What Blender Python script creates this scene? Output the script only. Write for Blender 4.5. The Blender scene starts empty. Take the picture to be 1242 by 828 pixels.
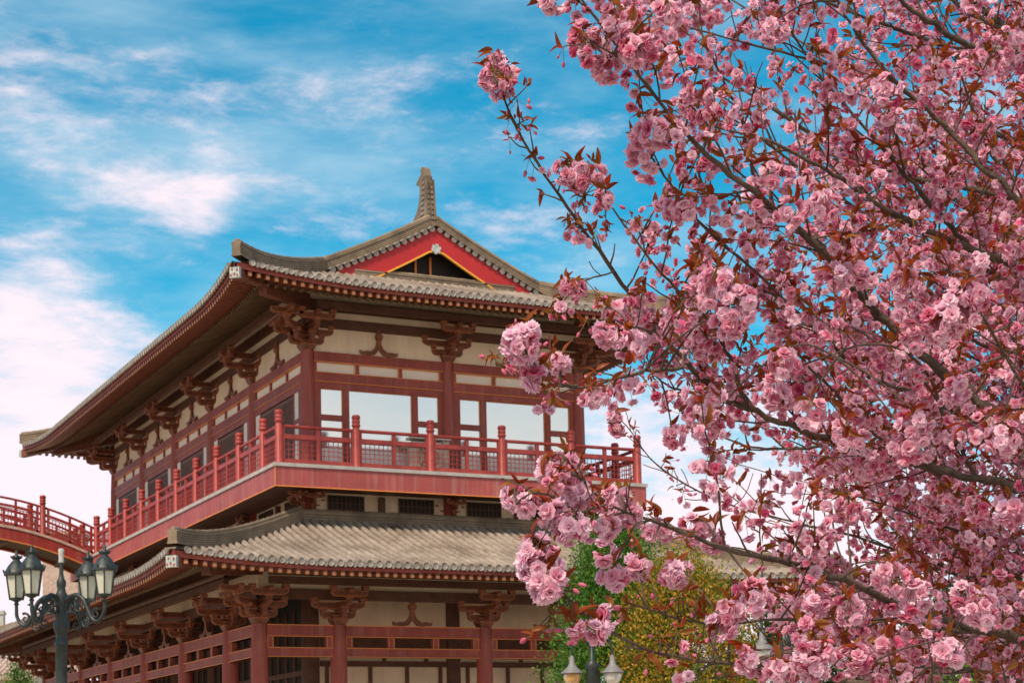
import bpy, bmesh, math, random
import numpy as np
from mathutils import Vector, Matrix

random.seed(7)
rng = np.random.default_rng(11)
scene = bpy.context.scene
COL = scene.collection
R_ = math.radians
Z0 = 10.54                     # balcony floor level above the ground

# ------------------------------------------------------------------ camera
F_PX, CX, CY, W_PX, H_PX = 2206.35, 621.0, 770.9, 1242.0, 828.0
CAM = np.array([-17.9104, -50.0163, -8.8888 + Z0])
cR = np.array([0.89896783, -0.43751431, -0.02093013])
cU = np.array([-0.01423584, -0.07694267, 0.99693388])
cF = np.array([0.43778326, 0.89591353, 0.07539737])
cd = bpy.data.cameras.new('camera')
cam = bpy.data.objects.new('camera', cd)
COL.objects.link(cam)
m = Matrix.Identity(4)
for i in range(3):
    m[i][0], m[i][1], m[i][2], m[i][3] = cR[i], cU[i], -cF[i], CAM[i]
cam.matrix_world = m
cd.sensor_width = 36.0
cd.lens = 36.0 * F_PX / W_PX
cd.shift_y = (CY - H_PX / 2) / W_PX
cd.clip_start = 0.1
cd.clip_end = 6000
cd.dof.use_dof = True
cd.dof.focus_distance = 6.0
cd.dof.aperture_fstop = 18.0
scene.camera = cam

def at(x, y, depth):
    """point of the place seen at photo pixel (x, y) at that distance"""
    return CAM + depth * (cF + cR * (x - CX) / F_PX - cU * (y - CY) / F_PX)
def proj(P):
    q = np.asarray(P) - CAM
    w = q @ cF
    return CX + F_PX * (q @ cR) / w, CY - F_PX * (q @ cU) / w, w

# ------------------------------------------------------------------ sky, sun, exposure
SUN_DIR = np.array([-0.75, -0.52, 0.0]); SUN_DIR /= np.linalg.norm(SUN_DIR)
SUN_EL = R_(52)
sv = np.array([SUN_DIR[0] * math.cos(SUN_EL), SUN_DIR[1] * math.cos(SUN_EL), math.sin(SUN_EL)])
sl = bpy.data.lights.new('sun', 'SUN')
sl.energy = 3.4
sl.angle = R_(12)
sl.color = (1.0, 0.82, 0.62)
so = bpy.data.objects.new('sun', sl)
COL.objects.link(so)
so.rotation_euler = Vector(sv).to_track_quat('Z', 'Y').to_euler()
so.location = (0, 0, 60)

world = bpy.data.worlds.new('World')
scene.world = world
world.use_nodes = True
nt = world.node_tree
N, L = nt.nodes, nt.links
for n in list(N): N.remove(n)
wo = N.new('ShaderNodeOutputWorld')
bg = N.new('ShaderNodeBackground')
bg.inputs['Strength'].default_value = 0.10
L.new(bg.outputs[0], wo.inputs[0])
sky = N.new('ShaderNodeTexSky')
sky.sky_type = 'NISHITA'
sky.sun_disc = False
sky.sun_elevation = SUN_EL
sky.sun_rotation = math.atan2(SUN_DIR[0], SUN_DIR[1])
sky.air_density = 1.0
sky.dust_density = 0.3
sky.ozone_density = 3.0
def mth(op, a, b=None, c=None):
    n = N.new('ShaderNodeMath'); n.operation = op
    for i, v in enumerate((a, b, c)):
        if v is None: continue
        if isinstance(v, (int, float)): n.inputs[i].default_value = v
        else: L.new(v, n.inputs[i])
    return n.outputs[0]
def wmix(fac, a, b, mode='MIX'):
    n = N.new('ShaderNodeMix'); n.data_type = 'RGBA'; n.blend_type = mode
    for s, v in ((n.inputs[0], fac), (n.inputs[6], a), (n.inputs[7], b)):
        if isinstance(v, (int, float)): s.default_value = v
        elif isinstance(v, tuple): s.default_value = (*v, 1)
        else: L.new(v, s)
    return n.outputs[2]
tc = N.new('ShaderNodeTexCoord')
DIRV = tc.outputs['Generated']
sepd = N.new('ShaderNodeSeparateXYZ'); L.new(DIRV, sepd.inputs[0])
hs = N.new('ShaderNodeHueSaturation')
hs.inputs['Hue'].default_value = 0.472
hs.inputs['Saturation'].default_value = 1.45
hs.inputs['Value'].default_value = 1.0
L.new(sky.outputs[0], hs.inputs['Color'])
skyc = wmix(1.0, hs.outputs[0], (0.42, 1.14, 1.12), 'MULTIPLY')
def wnoise(scale, rot, scl, detail=7, rough=0.6, dist=0.4):
    mp = N.new('ShaderNodeMapping')
    mp.inputs['Rotation'].default_value = rot
    mp.inputs['Scale'].default_value = scl
    L.new(DIRV, mp.inputs[0])
    n = N.new('ShaderNodeTexNoise')
    n.inputs['Scale'].default_value = scale
    n.inputs['Detail'].default_value = detail
    n.inputs['Roughness'].default_value = rough
    n.inputs['Distortion'].default_value = dist
    L.new(mp.outputs[0], n.inputs[0])
    return n.outputs[0]
def ramp(v, lo, hi):
    n = N.new('ShaderNodeMapRange'); n.interpolation_type = 'SMOOTHSTEP'
    L.new(v, n.inputs[0])
    n.inputs[1].default_value = lo; n.inputs[2].default_value = hi
    return n.outputs[0]
def blob(x, y, r):
    d = at(x, y, 1) - CAM; d /= np.linalg.norm(d)
    n = N.new('ShaderNodeVectorMath'); n.operation = 'DOT_PRODUCT'
    L.new(DIRV, n.inputs[0]); n.inputs[1].default_value = tuple(d)
    k = 1.0 / ((r / F_PX) ** 2)
    return mth('EXPONENT', mth('MULTIPLY', mth('SUBTRACT', n.outputs['Value'], 1.0), k))
yaw = math.atan2(cR[1], cR[0])
puff = wnoise(14.0, (0, R_(-24), -yaw), (0.6, 1.0, 1.9), 11, 0.66, 0.25)
wisp = wnoise(9.0, (0, R_(-24), -yaw), (0.6, 1.0, 2.3), 10, 0.60, 0.12)
bs = None
for x, y, r, a in ((100, 405, 60, .27), (20, 440, 60, .22), (215, 215, 50, .30), (120, 195, 50, .26), (20, 125, 50, .34), (265, 232, 22, .25),
                   (35, 310, 45, .26), (40, 610, 140, .66), (140, 60, 60, .10),
                   (690, 130, 50, .22), (450, 115, 60, .10), (330, 200, 90, .10), (640, 270, 60, .10), (720, 352, 35, .26), (900, 660, 140, .62), (760, 510, 50, .22)):
    t = mth('MULTIPLY', blob(x, y, r), a)
    bs = t if bs is None else mth('ADD', bs, t)
lowz = ramp(mth('MULTIPLY', sepd.outputs[2], -1), -0.215, -0.07)
bv = N.new('ShaderNodeVectorMath'); bv.operation = 'DOT_PRODUCT'
L.new(DIRV, bv.inputs[0]); bv.inputs[1].default_value = tuple(-cF / np.linalg.norm(cF))
backc = mth('MULTIPLY', ramp(bv.outputs['Value'], -0.45, 0.35), .42)         # unseen cloud added behind the viewer to neutralise the blue fill light
fine = wnoise(32.0, (0, R_(-28), -yaw), (0.55, 1.0, 1.8), 8, 0.65, 0.2)
c1 = mth('ADD', mth('ADD', mth('MULTIPLY', mth('SUBTRACT', puff, 0.5), 1.25), mth('MULTIPLY', mth('SUBTRACT', fine, 0.5), 1.15)), mth('ADD', mth('ADD', bs, backc), mth('MULTIPLY', lowz, .58)))
cl1 = ramp(c1, 0.08, 0.80)
c2 = mth('ADD', wisp, mth('MULTIPLY', bs, 0.30))
cl2 = mth('MULTIPLY', ramp(c2, 0.36, 0.85), 0.62)
col = wmix(cl2, skyc, (4.6, 6.1, 7.0))
cloudc = wmix(ramp(bv.outputs['Value'], -0.5, 0.3), (8.2, 6.9, 7.4), (8.6, 7.1, 6.0))  # the added cloud behind the viewer is tinted warm to warm the fill
col = wmix(cl1, col, cloudc)
L.new(col, bg.inputs['Color'])

vs = scene.view_settings
vs.view_transform = 'Standard'
vs.look = 'None'
vs.exposure = 0.42
vs.gamma = 1.0
vs.use_curve_mapping = False
scene.cycles.max_bounces = 8
scene.cycles.transparent_max_bounces = 8
scene.cycles.use_denoising = True
scene.cycles.sample_clamp_indirect = 6.0

# ------------------------------------------------------------------ materials
def mat(name, base, rough=0.6, var=0.25, scale=3.0, bump=0.15, bscale=30.0, metal=0.0, spec=0.4, streak=0.0, col2=None, stretch=(1, 1, 1)):
    M = bpy.data.materials.new(name); M.use_nodes = True
    t = M.node_tree; n, l = t.nodes, t.links
    p = n['Principled BSDF']
    p.inputs['Roughness'].default_value = rough
    p.inputs['Metallic'].default_value = metal
    p.inputs['Specular IOR Level'].default_value = spec
    tcn = n.new('ShaderNodeTexCoord')
    mp = n.new('ShaderNodeMapping'); mp.inputs['Scale'].default_value = stretch
    l.new(tcn.outputs['Object'], mp.inputs[0])
    no = n.new('ShaderNodeTexNoise'); no.inputs['Scale'].default_value = scale; no.inputs['Detail'].default_value = 6; no.inputs['Roughness'].default_value = .65
    l.new(mp.outputs[0], no.inputs[0])
    mr = n.new('ShaderNodeMapRange'); mr.inputs[1].default_value = .3; mr.inputs[2].default_value = .7
    l.new(no.outputs[0], mr.inputs[0])
    mx = n.new('ShaderNodeMix'); mx.data_type = 'RGBA'
    l.new(mr.outputs[0], mx.inputs[0])
    a = tuple(c * (1 - var) for c in base); b = col2 if col2 else tuple(min(1, c * (1 + var)) for c in base)
    mx.inputs[6].default_value = (*a, 1); mx.inputs[7].default_value = (*b, 1)
    out = mx.outputs[2]
    if streak > 0:   # weather streaks running down
        m2 = n.new('ShaderNodeMapping'); m2.inputs['Scale'].default_value = (4, 4, .25)
        l.new(tcn.outputs['Object'], m2.inputs[0])
        n2 = n.new('ShaderNodeTexNoise'); n2.inputs['Scale'].default_value = 1.6; n2.inputs['Detail'].default_value = 5
        l.new(m2.outputs[0], n2.inputs[0])
        r2 = n.new('ShaderNodeMapRange'); r2.inputs[1].default_value = .5; r2.inputs[2].default_value = .75; r2.inputs[4].default_value = streak
        l.new(n2.outputs[0], r2.inputs[0])
        x2 = n.new('ShaderNodeMix'); x2.data_type = 'RGBA'
        l.new(r2.outputs[0], x2.inputs[0]); l.new(out, x2.inputs[6]); x2.inputs[7].default_value = (.5, .42, .38, 1)
        out = x2.outputs[2]
    l.new(out, p.inputs['Base Color'])
    if bump > 0:
        nb = n.new('ShaderNodeTexNoise'); nb.inputs['Scale'].default_value = bscale; nb.inputs['Detail'].default_value = 4
        l.new(mp.outputs[0], nb.inputs[0])
        bu = n.new('ShaderNodeBump'); bu.inputs['Strength'].default_value = bump; bu.inputs['Distance'].default_value = .02
        l.new(nb.outputs[0], bu.inputs['Height']); l.new(bu.outputs[0], p.inputs['Normal'])
    return M

M = {}
M['red'] = mat('red_paint', (.30, .058, .042), .55, .28, 1.2, .12, 25, streak=.16)
M['railred'] = mat('rail_red_paint', (.33, .044, .040), .5, .28, 2.0, .08, 25, streak=.08)  # the railing's own red
M['fascia'] = mat('fascia_red_paint', (.36, .075, .072), .55, .18, .8, .06, 20, streak=.30)
M['barge'] = mat('gable_red_paint', (.46, .022, .026), .5, .12, 1.0, .05, 20)
M['bridge'] = mat('bridge_red_paint', (.27, .028, .022), .5, .25, 1.5, .1, 25, streak=.12)
M['orange'] = mat('orange_trim', (.72, .24, .055), .5, .15, 4.0, 0)
M['yellow'] = mat('yellow_trim', (.85, .42, .05), .5, .1, 4.0, 0)
M['bracketline'] = mat('bracket_outline', (.40, .13, .05), .5, .2, 6.0, 0)
M['rafter'] = mat('rafter_paint', (.24, .075, .04), .5, .2, 6.0, 0)
M['rafterpink'] = mat('rafter_end_centre', (.62, .33, .24), .5, .2, 6.0, 0)
M['cream'] = mat('cream_plaster', (.78, .63, .48), .85, .16, .7, .08, 40, streak=.26)
M['white'] = mat('white_board', (.82, .74, .65), .7, .06, 1.0, .03, 40)
M['bright'] = mat('pane_reflection_white', (.86, .80, .76), .6, .05, 1.0, .03, 40)  # stands in for the pale reflection in the lower panes
M['wood'] = mat('dark_brown_wood', (.115, .048, .030), .6, .35, 3.0, .15, 30)
M['shutter'] = mat('shutter_wood', (.16, .065, .042), .6, .3, 3.0, .1, 30)
M['bracket'] = mat('bracket_wood', (.17, .056, .032), .55, .35, 5.0, .15, 30)
M['soffit'] = mat('soffit_boards', (.15, .092, .050), .75, .3, 2.0, .15, 20)
M['black'] = mat('shade_and_dark_wood', (.022, .017, .014), .7, .2, 2.0, 0)  # near-black: interior shade put into the colour; dark wood on the gable
M['grey'] = mat('grey_stone_edge', (.42, .41, .39), .75, .2, 3.0, .2, 30)
M['tile'] = mat('grey_roof_tile', (.17, .12, .085), .62, .35, .8, .4, 22, col2=(.38, .315, .265))
M['tilepan'] = mat('grey_pan_tile', (.19, .135, .095), .7, .4, 2.5, .3, 20)
M['tiledisc'] = mat('tile_end', (.29, .265, .24), .6, .35, 5.0, .3, 40)
M['ridge'] = mat('ridge_tile', (.17, .125, .085), .7, .35, 1.3, .3, 25, col2=(.31, .235, .16))
M['ridgeline'] = mat('ridge_mortar', (.13, .10, .072), .8, .3, 3, .2, 25)
M['cyan'] = mat('glazed_end_tile', (.30, .40, .40), .35, .3, 9, .2, 30, col2=(.60, .64, .62))
M['iron'] = mat('dark_green_iron', (.030, .040, .040), .45, .4, 6, .2, 40, metal=.2, spec=.5)
M['stone'] = mat('pink_stone', (.45, .33, .28), .85, .25, 5, .4, 12)
M['paving'] = mat('stone_paving', (.36, .30, .23), .85, .2, .4, .2, 3)
M['acwhite'] = mat('cream_metal', (.62, .56, .46), .5, .08, 3, 0)
M['shade_grey'] = mat('grey_lamp_shade', (.20, .19, .20), .5, .2, 4, .05)
M['bark'] = mat('cherry_bark', (.070, .046, .034), .8, .5, 9, .6, 60, col2=(.16, .115, .085), stretch=(1, 1, 1))
M['trunkb'] = mat('trunk_bark', (.08, .055, .04), .85, .4, 6, .5, 40)

def glass(name, tint, rough=.02):
    g = bpy.data.materials.new(name); g.use_nodes = True
    p = g.node_tree.nodes['Principled BSDF']
    p.inputs['Base Color'].default_value = (*tint, 1); p.inputs['Metallic'].default_value = 1.0; p.inputs['Roughness'].default_value = rough
    n, l = g.node_tree.nodes, g.node_tree.links
    tcn = n.new('ShaderNodeTexCoord'); nb = n.new('ShaderNodeTexNoise'); nb.inputs['Scale'].default_value = .9
    l.new(tcn.outputs['Object'], nb.inputs[0])
    bu = n.new('ShaderNodeBump'); bu.inputs['Strength'].default_value = .06; bu.inputs['Distance'].default_value = .05
    l.new(nb.outputs[0], bu.inputs['Height']); l.new(bu.outputs[0], p.inputs['Normal'])
    return g
M['glass'] = glass('reflective_window_glass', (.84, .83, .82), .13)

def lampglass(name, colr):
    g = mat(name, colr, .25, .08, 4, 0)
    p = g.node_tree.nodes['Principled BSDF']
    p.inputs['Transmission Weight'].default_value = .35
    return g
M['lamp_glass'] = lampglass('frosted_lantern_glass', (.80, .80, .66))
M['globe_amber'] = lampglass('amber_globe', (.85, .50, .18))
M['globe_white'] = lampglass('white_globe', (.85, .80, .74))

def leafmat(name, base, col2, trans, scale=2.0, rough=.5, tw=.45):
    g = bpy.data.materials.new(name); g.use_nodes = True
    n, l = g.node_tree.nodes, g.node_tree.links
    p = n['Principled BSDF']; p.inputs['Roughness'].default_value = rough; p.inputs['Specular IOR Level'].default_value = .3
    at_ = n.new('ShaderNodeAttribute'); at_.attribute_name = 'tint'
    mx = n.new('ShaderNodeMix'); mx.data_type = 'RGBA'
    l.new(at_.outputs['Fac'], mx.inputs[0]); mx.inputs[6].default_value = (*base, 1); mx.inputs[7].default_value = (*col2, 1)
    tr = n.new('ShaderNodeBsdfTranslucent')
    m2 = n.new('ShaderNodeMix'); m2.data_type = 'RGBA'; m2.blend_type = 'MULTIPLY'; m2.inputs[0].default_value = 1
    l.new(mx.outputs[2], m2.inputs[6]); m2.inputs[7].default_value = (*trans, 1)
    l.new(mx.outputs[2], p.inputs['Base Color']); l.new(m2.outputs[2], tr.inputs[0])
    ms = n.new('ShaderNodeMixShader'); ms.inputs[0].default_value = tw
    l.new(p.outputs[0], ms.inputs[1]); l.new(tr.outputs[0], ms.inputs[2])
    l.new(ms.outputs[0], n['Material Output'].inputs[0])
    return g
M['petal'] = leafmat('pink_petal', (.74, .11, .27), (.97, .755, .865), (1.0, .85, .94), rough=.65, tw=.42)
M['bud'] = leafmat('pink_bud', (.60, .10, .20), (.75, .25, .38), (1, .9, .95), rough=.5, tw=.2)
M['bronze'] = leafmat('bronze_leaf', (.25, .040, .015), (.28, .15, .025), (1.6, 1.0, .6), rough=.4, tw=.42)
M['stalk'] = mat('green_stalk', (.16, .13, .035), .6, .3, 9, 0)
M['conifer'] = leafmat('conifer_leaf', (.030, .12, .014), (.14, .28, .03), (1, 1, .6), tw=.25)
M['ochre'] = leafmat('ochre_leaf', (.04, .17, .018), (.50, .28, .03), (1, .9, .5), tw=.25)
M['lime'] = leafmat('lime_leaf', (.13, .24, .02), (.26, .36, .05), (1, 1, .5), tw=.3)
M['dkgreen'] = leafmat('dark_green_leaf', (.022, .055, .014), (.06, .11, .025), (1, 1, .6), tw=.2)

# ------------------------------------------------------------------ mesh helpers
class MB:
    """collects shapes (building coordinates) and links them as ONE mesh object"""
    def __init__(s): s.v = []; s.f = []; s.m = []; s.s = []
    def add(s, vs_, fs, mi=0, smooth=False):
        b = len(s.v); s.v += [tuple(map(float, p)) for p in vs_]
        for f in fs: s.f.append([b + i for i in f]); s.m.append(mi); s.s.append(smooth)
    def obox(s, o, ax, ay, az, mi=0):
        o, ax, ay, az = map(np.array, (o, ax, ay, az))
        p = [o + i * ax + j * ay + k * az for k in (-1, 1) for j in (-1, 1) for i in (-1, 1)]
        s.add(p, [(0, 2, 3, 1), (4, 5, 7, 6), (0, 1, 5, 4), (2, 6, 7, 3), (0, 4, 6, 2), (1, 3, 7, 5)], mi)
    def box(s, x0, x1, y0, y1, z0, z1, mi=0):
        s.obox(((x0 + x1) / 2, (y0 + y1) / 2, (z0 + z1) / 2), ((x1 - x0) / 2, 0, 0), (0, (y1 - y0) / 2, 0), (0, 0, (z1 - z0) / 2), mi)
    def beam(s, a, b, w, h, mi=0, up=(0, 0, 1)):
        a, b = np.array(a, float), np.array(b, float); d = b - a; ln = np.linalg.norm(d); d /= ln
        sd = np.cross(d, up); sd /= np.linalg.norm(sd); u = np.cross(sd, d)
        s.obox((a + b) / 2, d * ln / 2, sd * w / 2, u * h / 2, mi)
    def tube(s, pts, rad, n=8, mi=0, cap=True, smooth=True):
        pts = np.array(pts, float); rad = np.broadcast_to(rad, len(pts))
        t = np.gradient(pts, axis=0); t /= np.linalg.norm(t, axis=1)[:, None] + 1e-12
        ref = np.array([0, 0, 1.]) if abs(t[0][2]) < .9 else np.array([1., 0, 0])
        a = np.cross(t[0], ref); a /= np.linalg.norm(a)
        vs_ = []
        for i in range(len(pts)):
            a = a - t[i] * (a @ t[i]); a /= np.linalg.norm(a); b = np.cross(t[i], a)
            for k in range(n):
                th = 2 * math.pi * k / n
                vs_.append(pts[i] + rad[i] * (a * math.cos(th) + b * math.sin(th)))
        fs = [(i * n + k, i * n + (k + 1) % n, (i + 1) * n + (k + 1) % n, (i + 1) * n + k) for i in range(len(pts) - 1) for k in range(n)]
        s.add(vs_, fs, mi, smooth)
        if cap:
            s.add(vs_[:n], [tuple(range(n))[::-1]], mi); s.add(vs_[-n:], [tuple(range(n))], mi)
    def lathe(s, x, y, prof, n=16, mi=0, smooth=True):
        s.tube2([(x, y, z) for r, z in prof], [r for r, z in prof], n, mi, smooth)
    def tube2(s, pts, rad, n, mi, smooth):
        vs_ = []
        for p, r in zip(pts, rad):
            for k in range(n):
                th = 2 * math.pi * k / n; vs_.append((p[0] + r * math.cos(th), p[1] + r * math.sin(th), p[2]))
        fs = [(i * n + k, i * n + (k + 1) % n, (i + 1) * n + (k + 1) % n, (i + 1) * n + k) for i in range(len(pts) - 1) for k in range(n)]
        s.add(vs_, fs, mi, smooth)
        s.add(vs_[:n], [tuple(range(n))[::-1]], mi); s.add(vs_[-n:], [tuple(range(n))], mi)
    def prism(s, poly, o, ax, ay, th, mi=0, edge=None, ew=.02):
        """polygon in the plane (ax, ay) through o, extruded th along the normal; edge = material of an outline on both faces"""
        o, ax, ay = map(lambda q: np.array(q, float), (o, ax, ay)); nrm = np.cross(ax, ay)
        n = len(poly); P = np.array(poly, float)
        A = [o + p[0] * ax + p[1] * ay - nrm * th / 2 for p in P]; B = [p + nrm * th for p in A]
        sides = [(i, (i + 1) % n, n + (i + 1) % n, n + i) for i in range(n)]
        if edge is None:
            s.add(A + B, sides + [tuple(range(n))[::-1], tuple(range(n, 2 * n))], mi)
        else:
            s.add(A + B, sides, mi)
            area = sum(P[i][0] * P[(i + 1) % n][1] - P[(i + 1) % n][0] * P[i][1] for i in range(n))
            sg = 1 if area > 0 else -1
            I = []
            for i in range(n):
                e1 = P[i] - P[i - 1]; e2 = P[(i + 1) % n] - P[i]
                n1 = sg * np.array([-e1[1], e1[0]]) / (np.linalg.norm(e1) + 1e-9); n2 = sg * np.array([-e2[1], e2[0]]) / (np.linalg.norm(e2) + 1e-9)
                q = n1 + n2; q /= max(.5, (1 + n1 @ n2)); I.append(P[i] + q * ew)
            A2 = [o + p[0] * ax + p[1] * ay - nrm * th / 2 for p in I]; B2 = [p + nrm * th for p in A2]
            s.add(A + A2, [(i, n + i, n + (i + 1) % n, (i + 1) % n) for i in range(n)], edge)
            s.add(B + B2, [(i, (i + 1) % n, n + (i + 1) % n, n + i) for i in range(n)], edge)
            s.add(A2, [tuple(range(n))[::-1]], mi); s.add(B2, [tuple(range(n))], mi)
    def mesh(s, name, mats, off=(0, 0, 0)):
        me = bpy.data.meshes.new(name)
        o = np.array(off); me.from_pydata([tuple(np.array(p) - o) for p in s.v] if any(off) else s.v, [], s.f)
        for q in mats: me.materials.append(q)
        me.polygons.foreach_set('material_index', s.m); me.polygons.foreach_set('use_smooth', s.s)
        me.update()
        return me
    def build(s, name, mats, parent=None, raw=False, origin=None):
        """raw: the shapes are already in world heights; origin: where the object's own origin goes (building coordinates)"""
        if not isinstance(mats, (list, tuple)): mats = [mats]
        mats = [M[q] if isinstance(q, str) else q for q in mats]
        zz = 0 if raw else Z0
        pl = base_of(parent)
        org = np.array(origin, float) if origin is not None else np.zeros(3)
        me = s.mesh(name, mats, tuple(org))
        ob = bpy.data.objects.new(name, me); COL.objects.link(ob)
        if parent is not None: ob.parent = parent
        ob.location = tuple(org + np.array([0, 0, zz]) - pl)
        return ob
def base_of(o):
    p = np.zeros(3)
    while o is not None:
        p += np.array(o.location); o = o.parent
    return p
def tag(o, label, cat, group=None, kind=None):
    if label: o['label'] = label
    if cat: o['category'] = cat
    if group: o['group'] = group
    if kind: o['kind'] = kind
    return o
def thing(name, label, cat, loc, group=None):
    e = bpy.data.objects.new(name, None); COL.objects.link(e); e.location = loc; e.empty_display_size = .5
    return tag(e, label, cat, group)
def clone(o, loc=None, rotz=None, parent=None, scale=None):
    c = o.copy(); COL.objects.link(c)
    if parent is not None: c.parent = parent
    if loc is not None: c.location = tuple(np.array(loc) - base_of(c.parent))
    if rotz is not None: c.rotation_euler = (0, 0, rotz)
    if scale is not None: c.scale = scale
    return c

# ------------------------------------------------------------------ the setting
g = MB(); g.box(-2500, 2500, -2500, 2500, -1, 0)
tag(g.build('ground', 'paving', raw=True), None, None, kind='structure')

# ------------------------------------------------------------------ the pavilion
BW, BL = 9.0, 23.22
VC = [0, 4.95, 9.52, 14.09, 18.66, 23.22]          # column lines along the long side
UC = [0, 4.5, 9.0]
pav = thing('pavilion', 'two storey red timber pavilion with curved grey tiled roofs and a balcony', 'pavilion', (4.5, 11.6, 0))

def up_prof(e):                                     # height of the upper roof surface, e metres in from the eave
    d = 7.45 - e
    return 8.1 - .5606 * d + .0185 * d * d
def lo_prof(e): return -3.31 + .27 * e + .0168 * e * e

class Side:
    """one slope of a roof: s along the eave from corner to corner, e inwards"""
    def __init__(s, P0, d, n, Ln, prof, rise, push, emax, reach=4.6, whole=False):
        s.P0, s.d, s.n, s.L = np.array(P0, float), np.array(d, float), np.array(n, float), Ln
        s.prof, s.rise, s.push, s.em, s.reach = prof, rise, push, emax, reach
    def corner(s, q):
        dc = min(q, s.L - q); t = max(0, 1 - dc / s.reach); return t * t
    def pt(s, q, e, dz=0):
        c = s.corner(q); k = max(0.0, 1 - e / 4.0)
        # towards a corner the eave swings up and outwards, along the diagonal at the very end
        mid = (q - s.L / 2); sh = s.push * c * k
        xy = s.P0 + s.d * (q + math.copysign(sh * .6, mid)) + s.n * (e - sh)
        return np.array([xy[0], xy[1], s.prof(e) + s.rise * c * k * k + dz])

def roof_side(sd, tag_, roof, rows=.27, wall_e=3.3, fine=True, e_start=0.0):
    pan, tl, di = MB(), MB(), MB()
    nrow = int(round(sd.L / rows)); sp = sd.L / nrow
    NE = 10
    # pan tile sheet
    for i in range(nrow):
        qa, qb = i * sp, (i + 1) * sp
        ea, eb = sd.em(qa + 1e-4), sd.em(qb - 1e-4)
        if max(ea, eb) < .05: continue
        if abs(ea - eb) > 1.0: ea = eb = max(ea, eb) if rows < 1 else ea
        A = [sd.pt(qa, ea * k / NE) for k in range(NE + 1)]; B = [sd.pt(qb, eb * k / NE) for k in range(NE + 1)]
        pan.add(A + B, [(k, NE + 1 + k, NE + 2 + k, k + 1) for k in range(NE)], 0, True)
    # cover tile rows
    TL = .36
    for i in range(nrow):
        q = (i + .5) * sp; em = sd.em(q)
        if em < .15: continue
        nt_ = max(1, int(em / TL)); path = []
        jit = random.uniform(-.012, .012)
        for k in range(nt_ + 1):
            e0 = -.05 + k * TL; e1 = min(e0 + TL, em)
            if e1 <= e0 + .02: break
            rj = random.uniform(.95, 1.05)
            path.append((e0, .088 * rj)); path.append((e1 - .015, .070 * rj))
        vs_ = []; ns = 7
        for e, r in path:
            p = sd.pt(q + jit, e, .0); 
            for k in range(ns):
                th = math.pi * k / (ns - 1)
                o = np.array([*(sd.d * math.cos(th) * r), math.sin(th) * r * 1.15 + .01]); vs_.append(p + o)
        fs = [(a * ns + k, a * ns + k + 1, (a + 1) * ns + k + 1, (a + 1) * ns + k) for a in range(len(path) - 1) for k in range(ns - 1)]
        tl.add(vs_, fs, 0, True)
        # round end disc and the drip tile beside it
        p = sd.pt(q + jit, -.055, -.004)
        ring = [p + np.array([*(sd.d * math.cos(a) * .088), math.sin(a) * .088 + .018]) for a in np.linspace(0, 2 * math.pi, 12, endpoint=False)]
        ring2 = [p + np.array([*(sd.d * math.cos(a) * .06), math.sin(a) * .06 + .018]) + np.array([*(sd.n * .02), 0]) for a in np.linspace(0, 2 * math.pi, 12, endpoint=False)]
        back = [v + np.array([*(sd.n * .06), 0]) for v in ring]
        di.add(ring + ring2 + back, [(k, (k + 1) % 12, 12 + (k + 1) % 12, 12 + k) for k in range(12)] + [(k, (k + 1) % 12, 24 + (k + 1) % 12, 24 + k) for k in range(12)] + [tuple(range(12, 24))], 0)
        p0, p1 = sd.pt(q + sp * .2, -.03), sd.pt(q + sp * .8, -.03); pm = (p0 + p1) / 2
        ins = np.array([*(sd.n * .05), 0])
        dr = [p0, p0 * .7 + p1 * .3 - (0, 0, .075), pm - (0, 0, .10), p0 * .3 + p1 * .7 - (0, 0, .075), p1]
        di.add([*dr, *[v + ins for v in dr]], [(0, 1, 2, 3, 4), (9, 8, 7, 6, 5), (0, 5, 6, 1), (1, 6, 7, 2), (2, 7, 8, 3), (3, 8, 9, 4)], 0)
    a = pan.build('pan_tiles', 'tilepan', roof); b = tl.build('tile_rows', 'tile', roof); c = di.build('eave_tile_ends', 'tiledisc', roof)
    if not fine: return
    # eave board, soffit, two layers of rafters
    eb, sf, ra = MB(), MB(), MB()
    qs = np.linspace(.02, sd.L - .02, 90)
    S0 = [sd.pt(q, .07, -.03) for q in qs]; S1 = [sd.pt(q, .07, -.20) for q in qs]
    T0 = [sd.pt(q, .13, -.03) for q in qs]; T1 = [sd.pt(q, .13, -.20) for q in qs]
    n = len(qs)
    allv = S0 + S1 + T0 + T1
    fs = []
    for i in range(n - 1):
        fs += [(i, i + 1, n + i + 1, n + i), (2 * n + i, 3 * n + i, 3 * n + i + 1, 2 * n + i + 1), (n + i, n + i + 1, 3 * n + i + 1, 3 * n + i)]
    eb.add(allv, fs, 0)
    eb.build('eave_board', 'red', roof)
    for i in range(n - 1):
        A, B = [], []
        for k in range(9):
            ea, eb_ = .10 + (min(wall_e, max(.1, min(qs[i], sd.L - qs[i]))) - .10) * k / 8, .10 + (min(wall_e, max(.1, min(qs[i + 1], sd.L - qs[i + 1]))) - .10) * k / 8
            A.append(sd.pt(qs[i], ea, -.17 - .02 * k / 8)); B.append(sd.pt(qs[i + 1], eb_, -.17 - .02 * k / 8))
        sf.add(A + B, [(k, k + 1, 10 + k, 9 + k) for k in range(8)], 0, True)
    sf.build('soffit', 'soffit', roof)
    nr = int(sd.L / .245); rs = sd.L / nr
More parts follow.
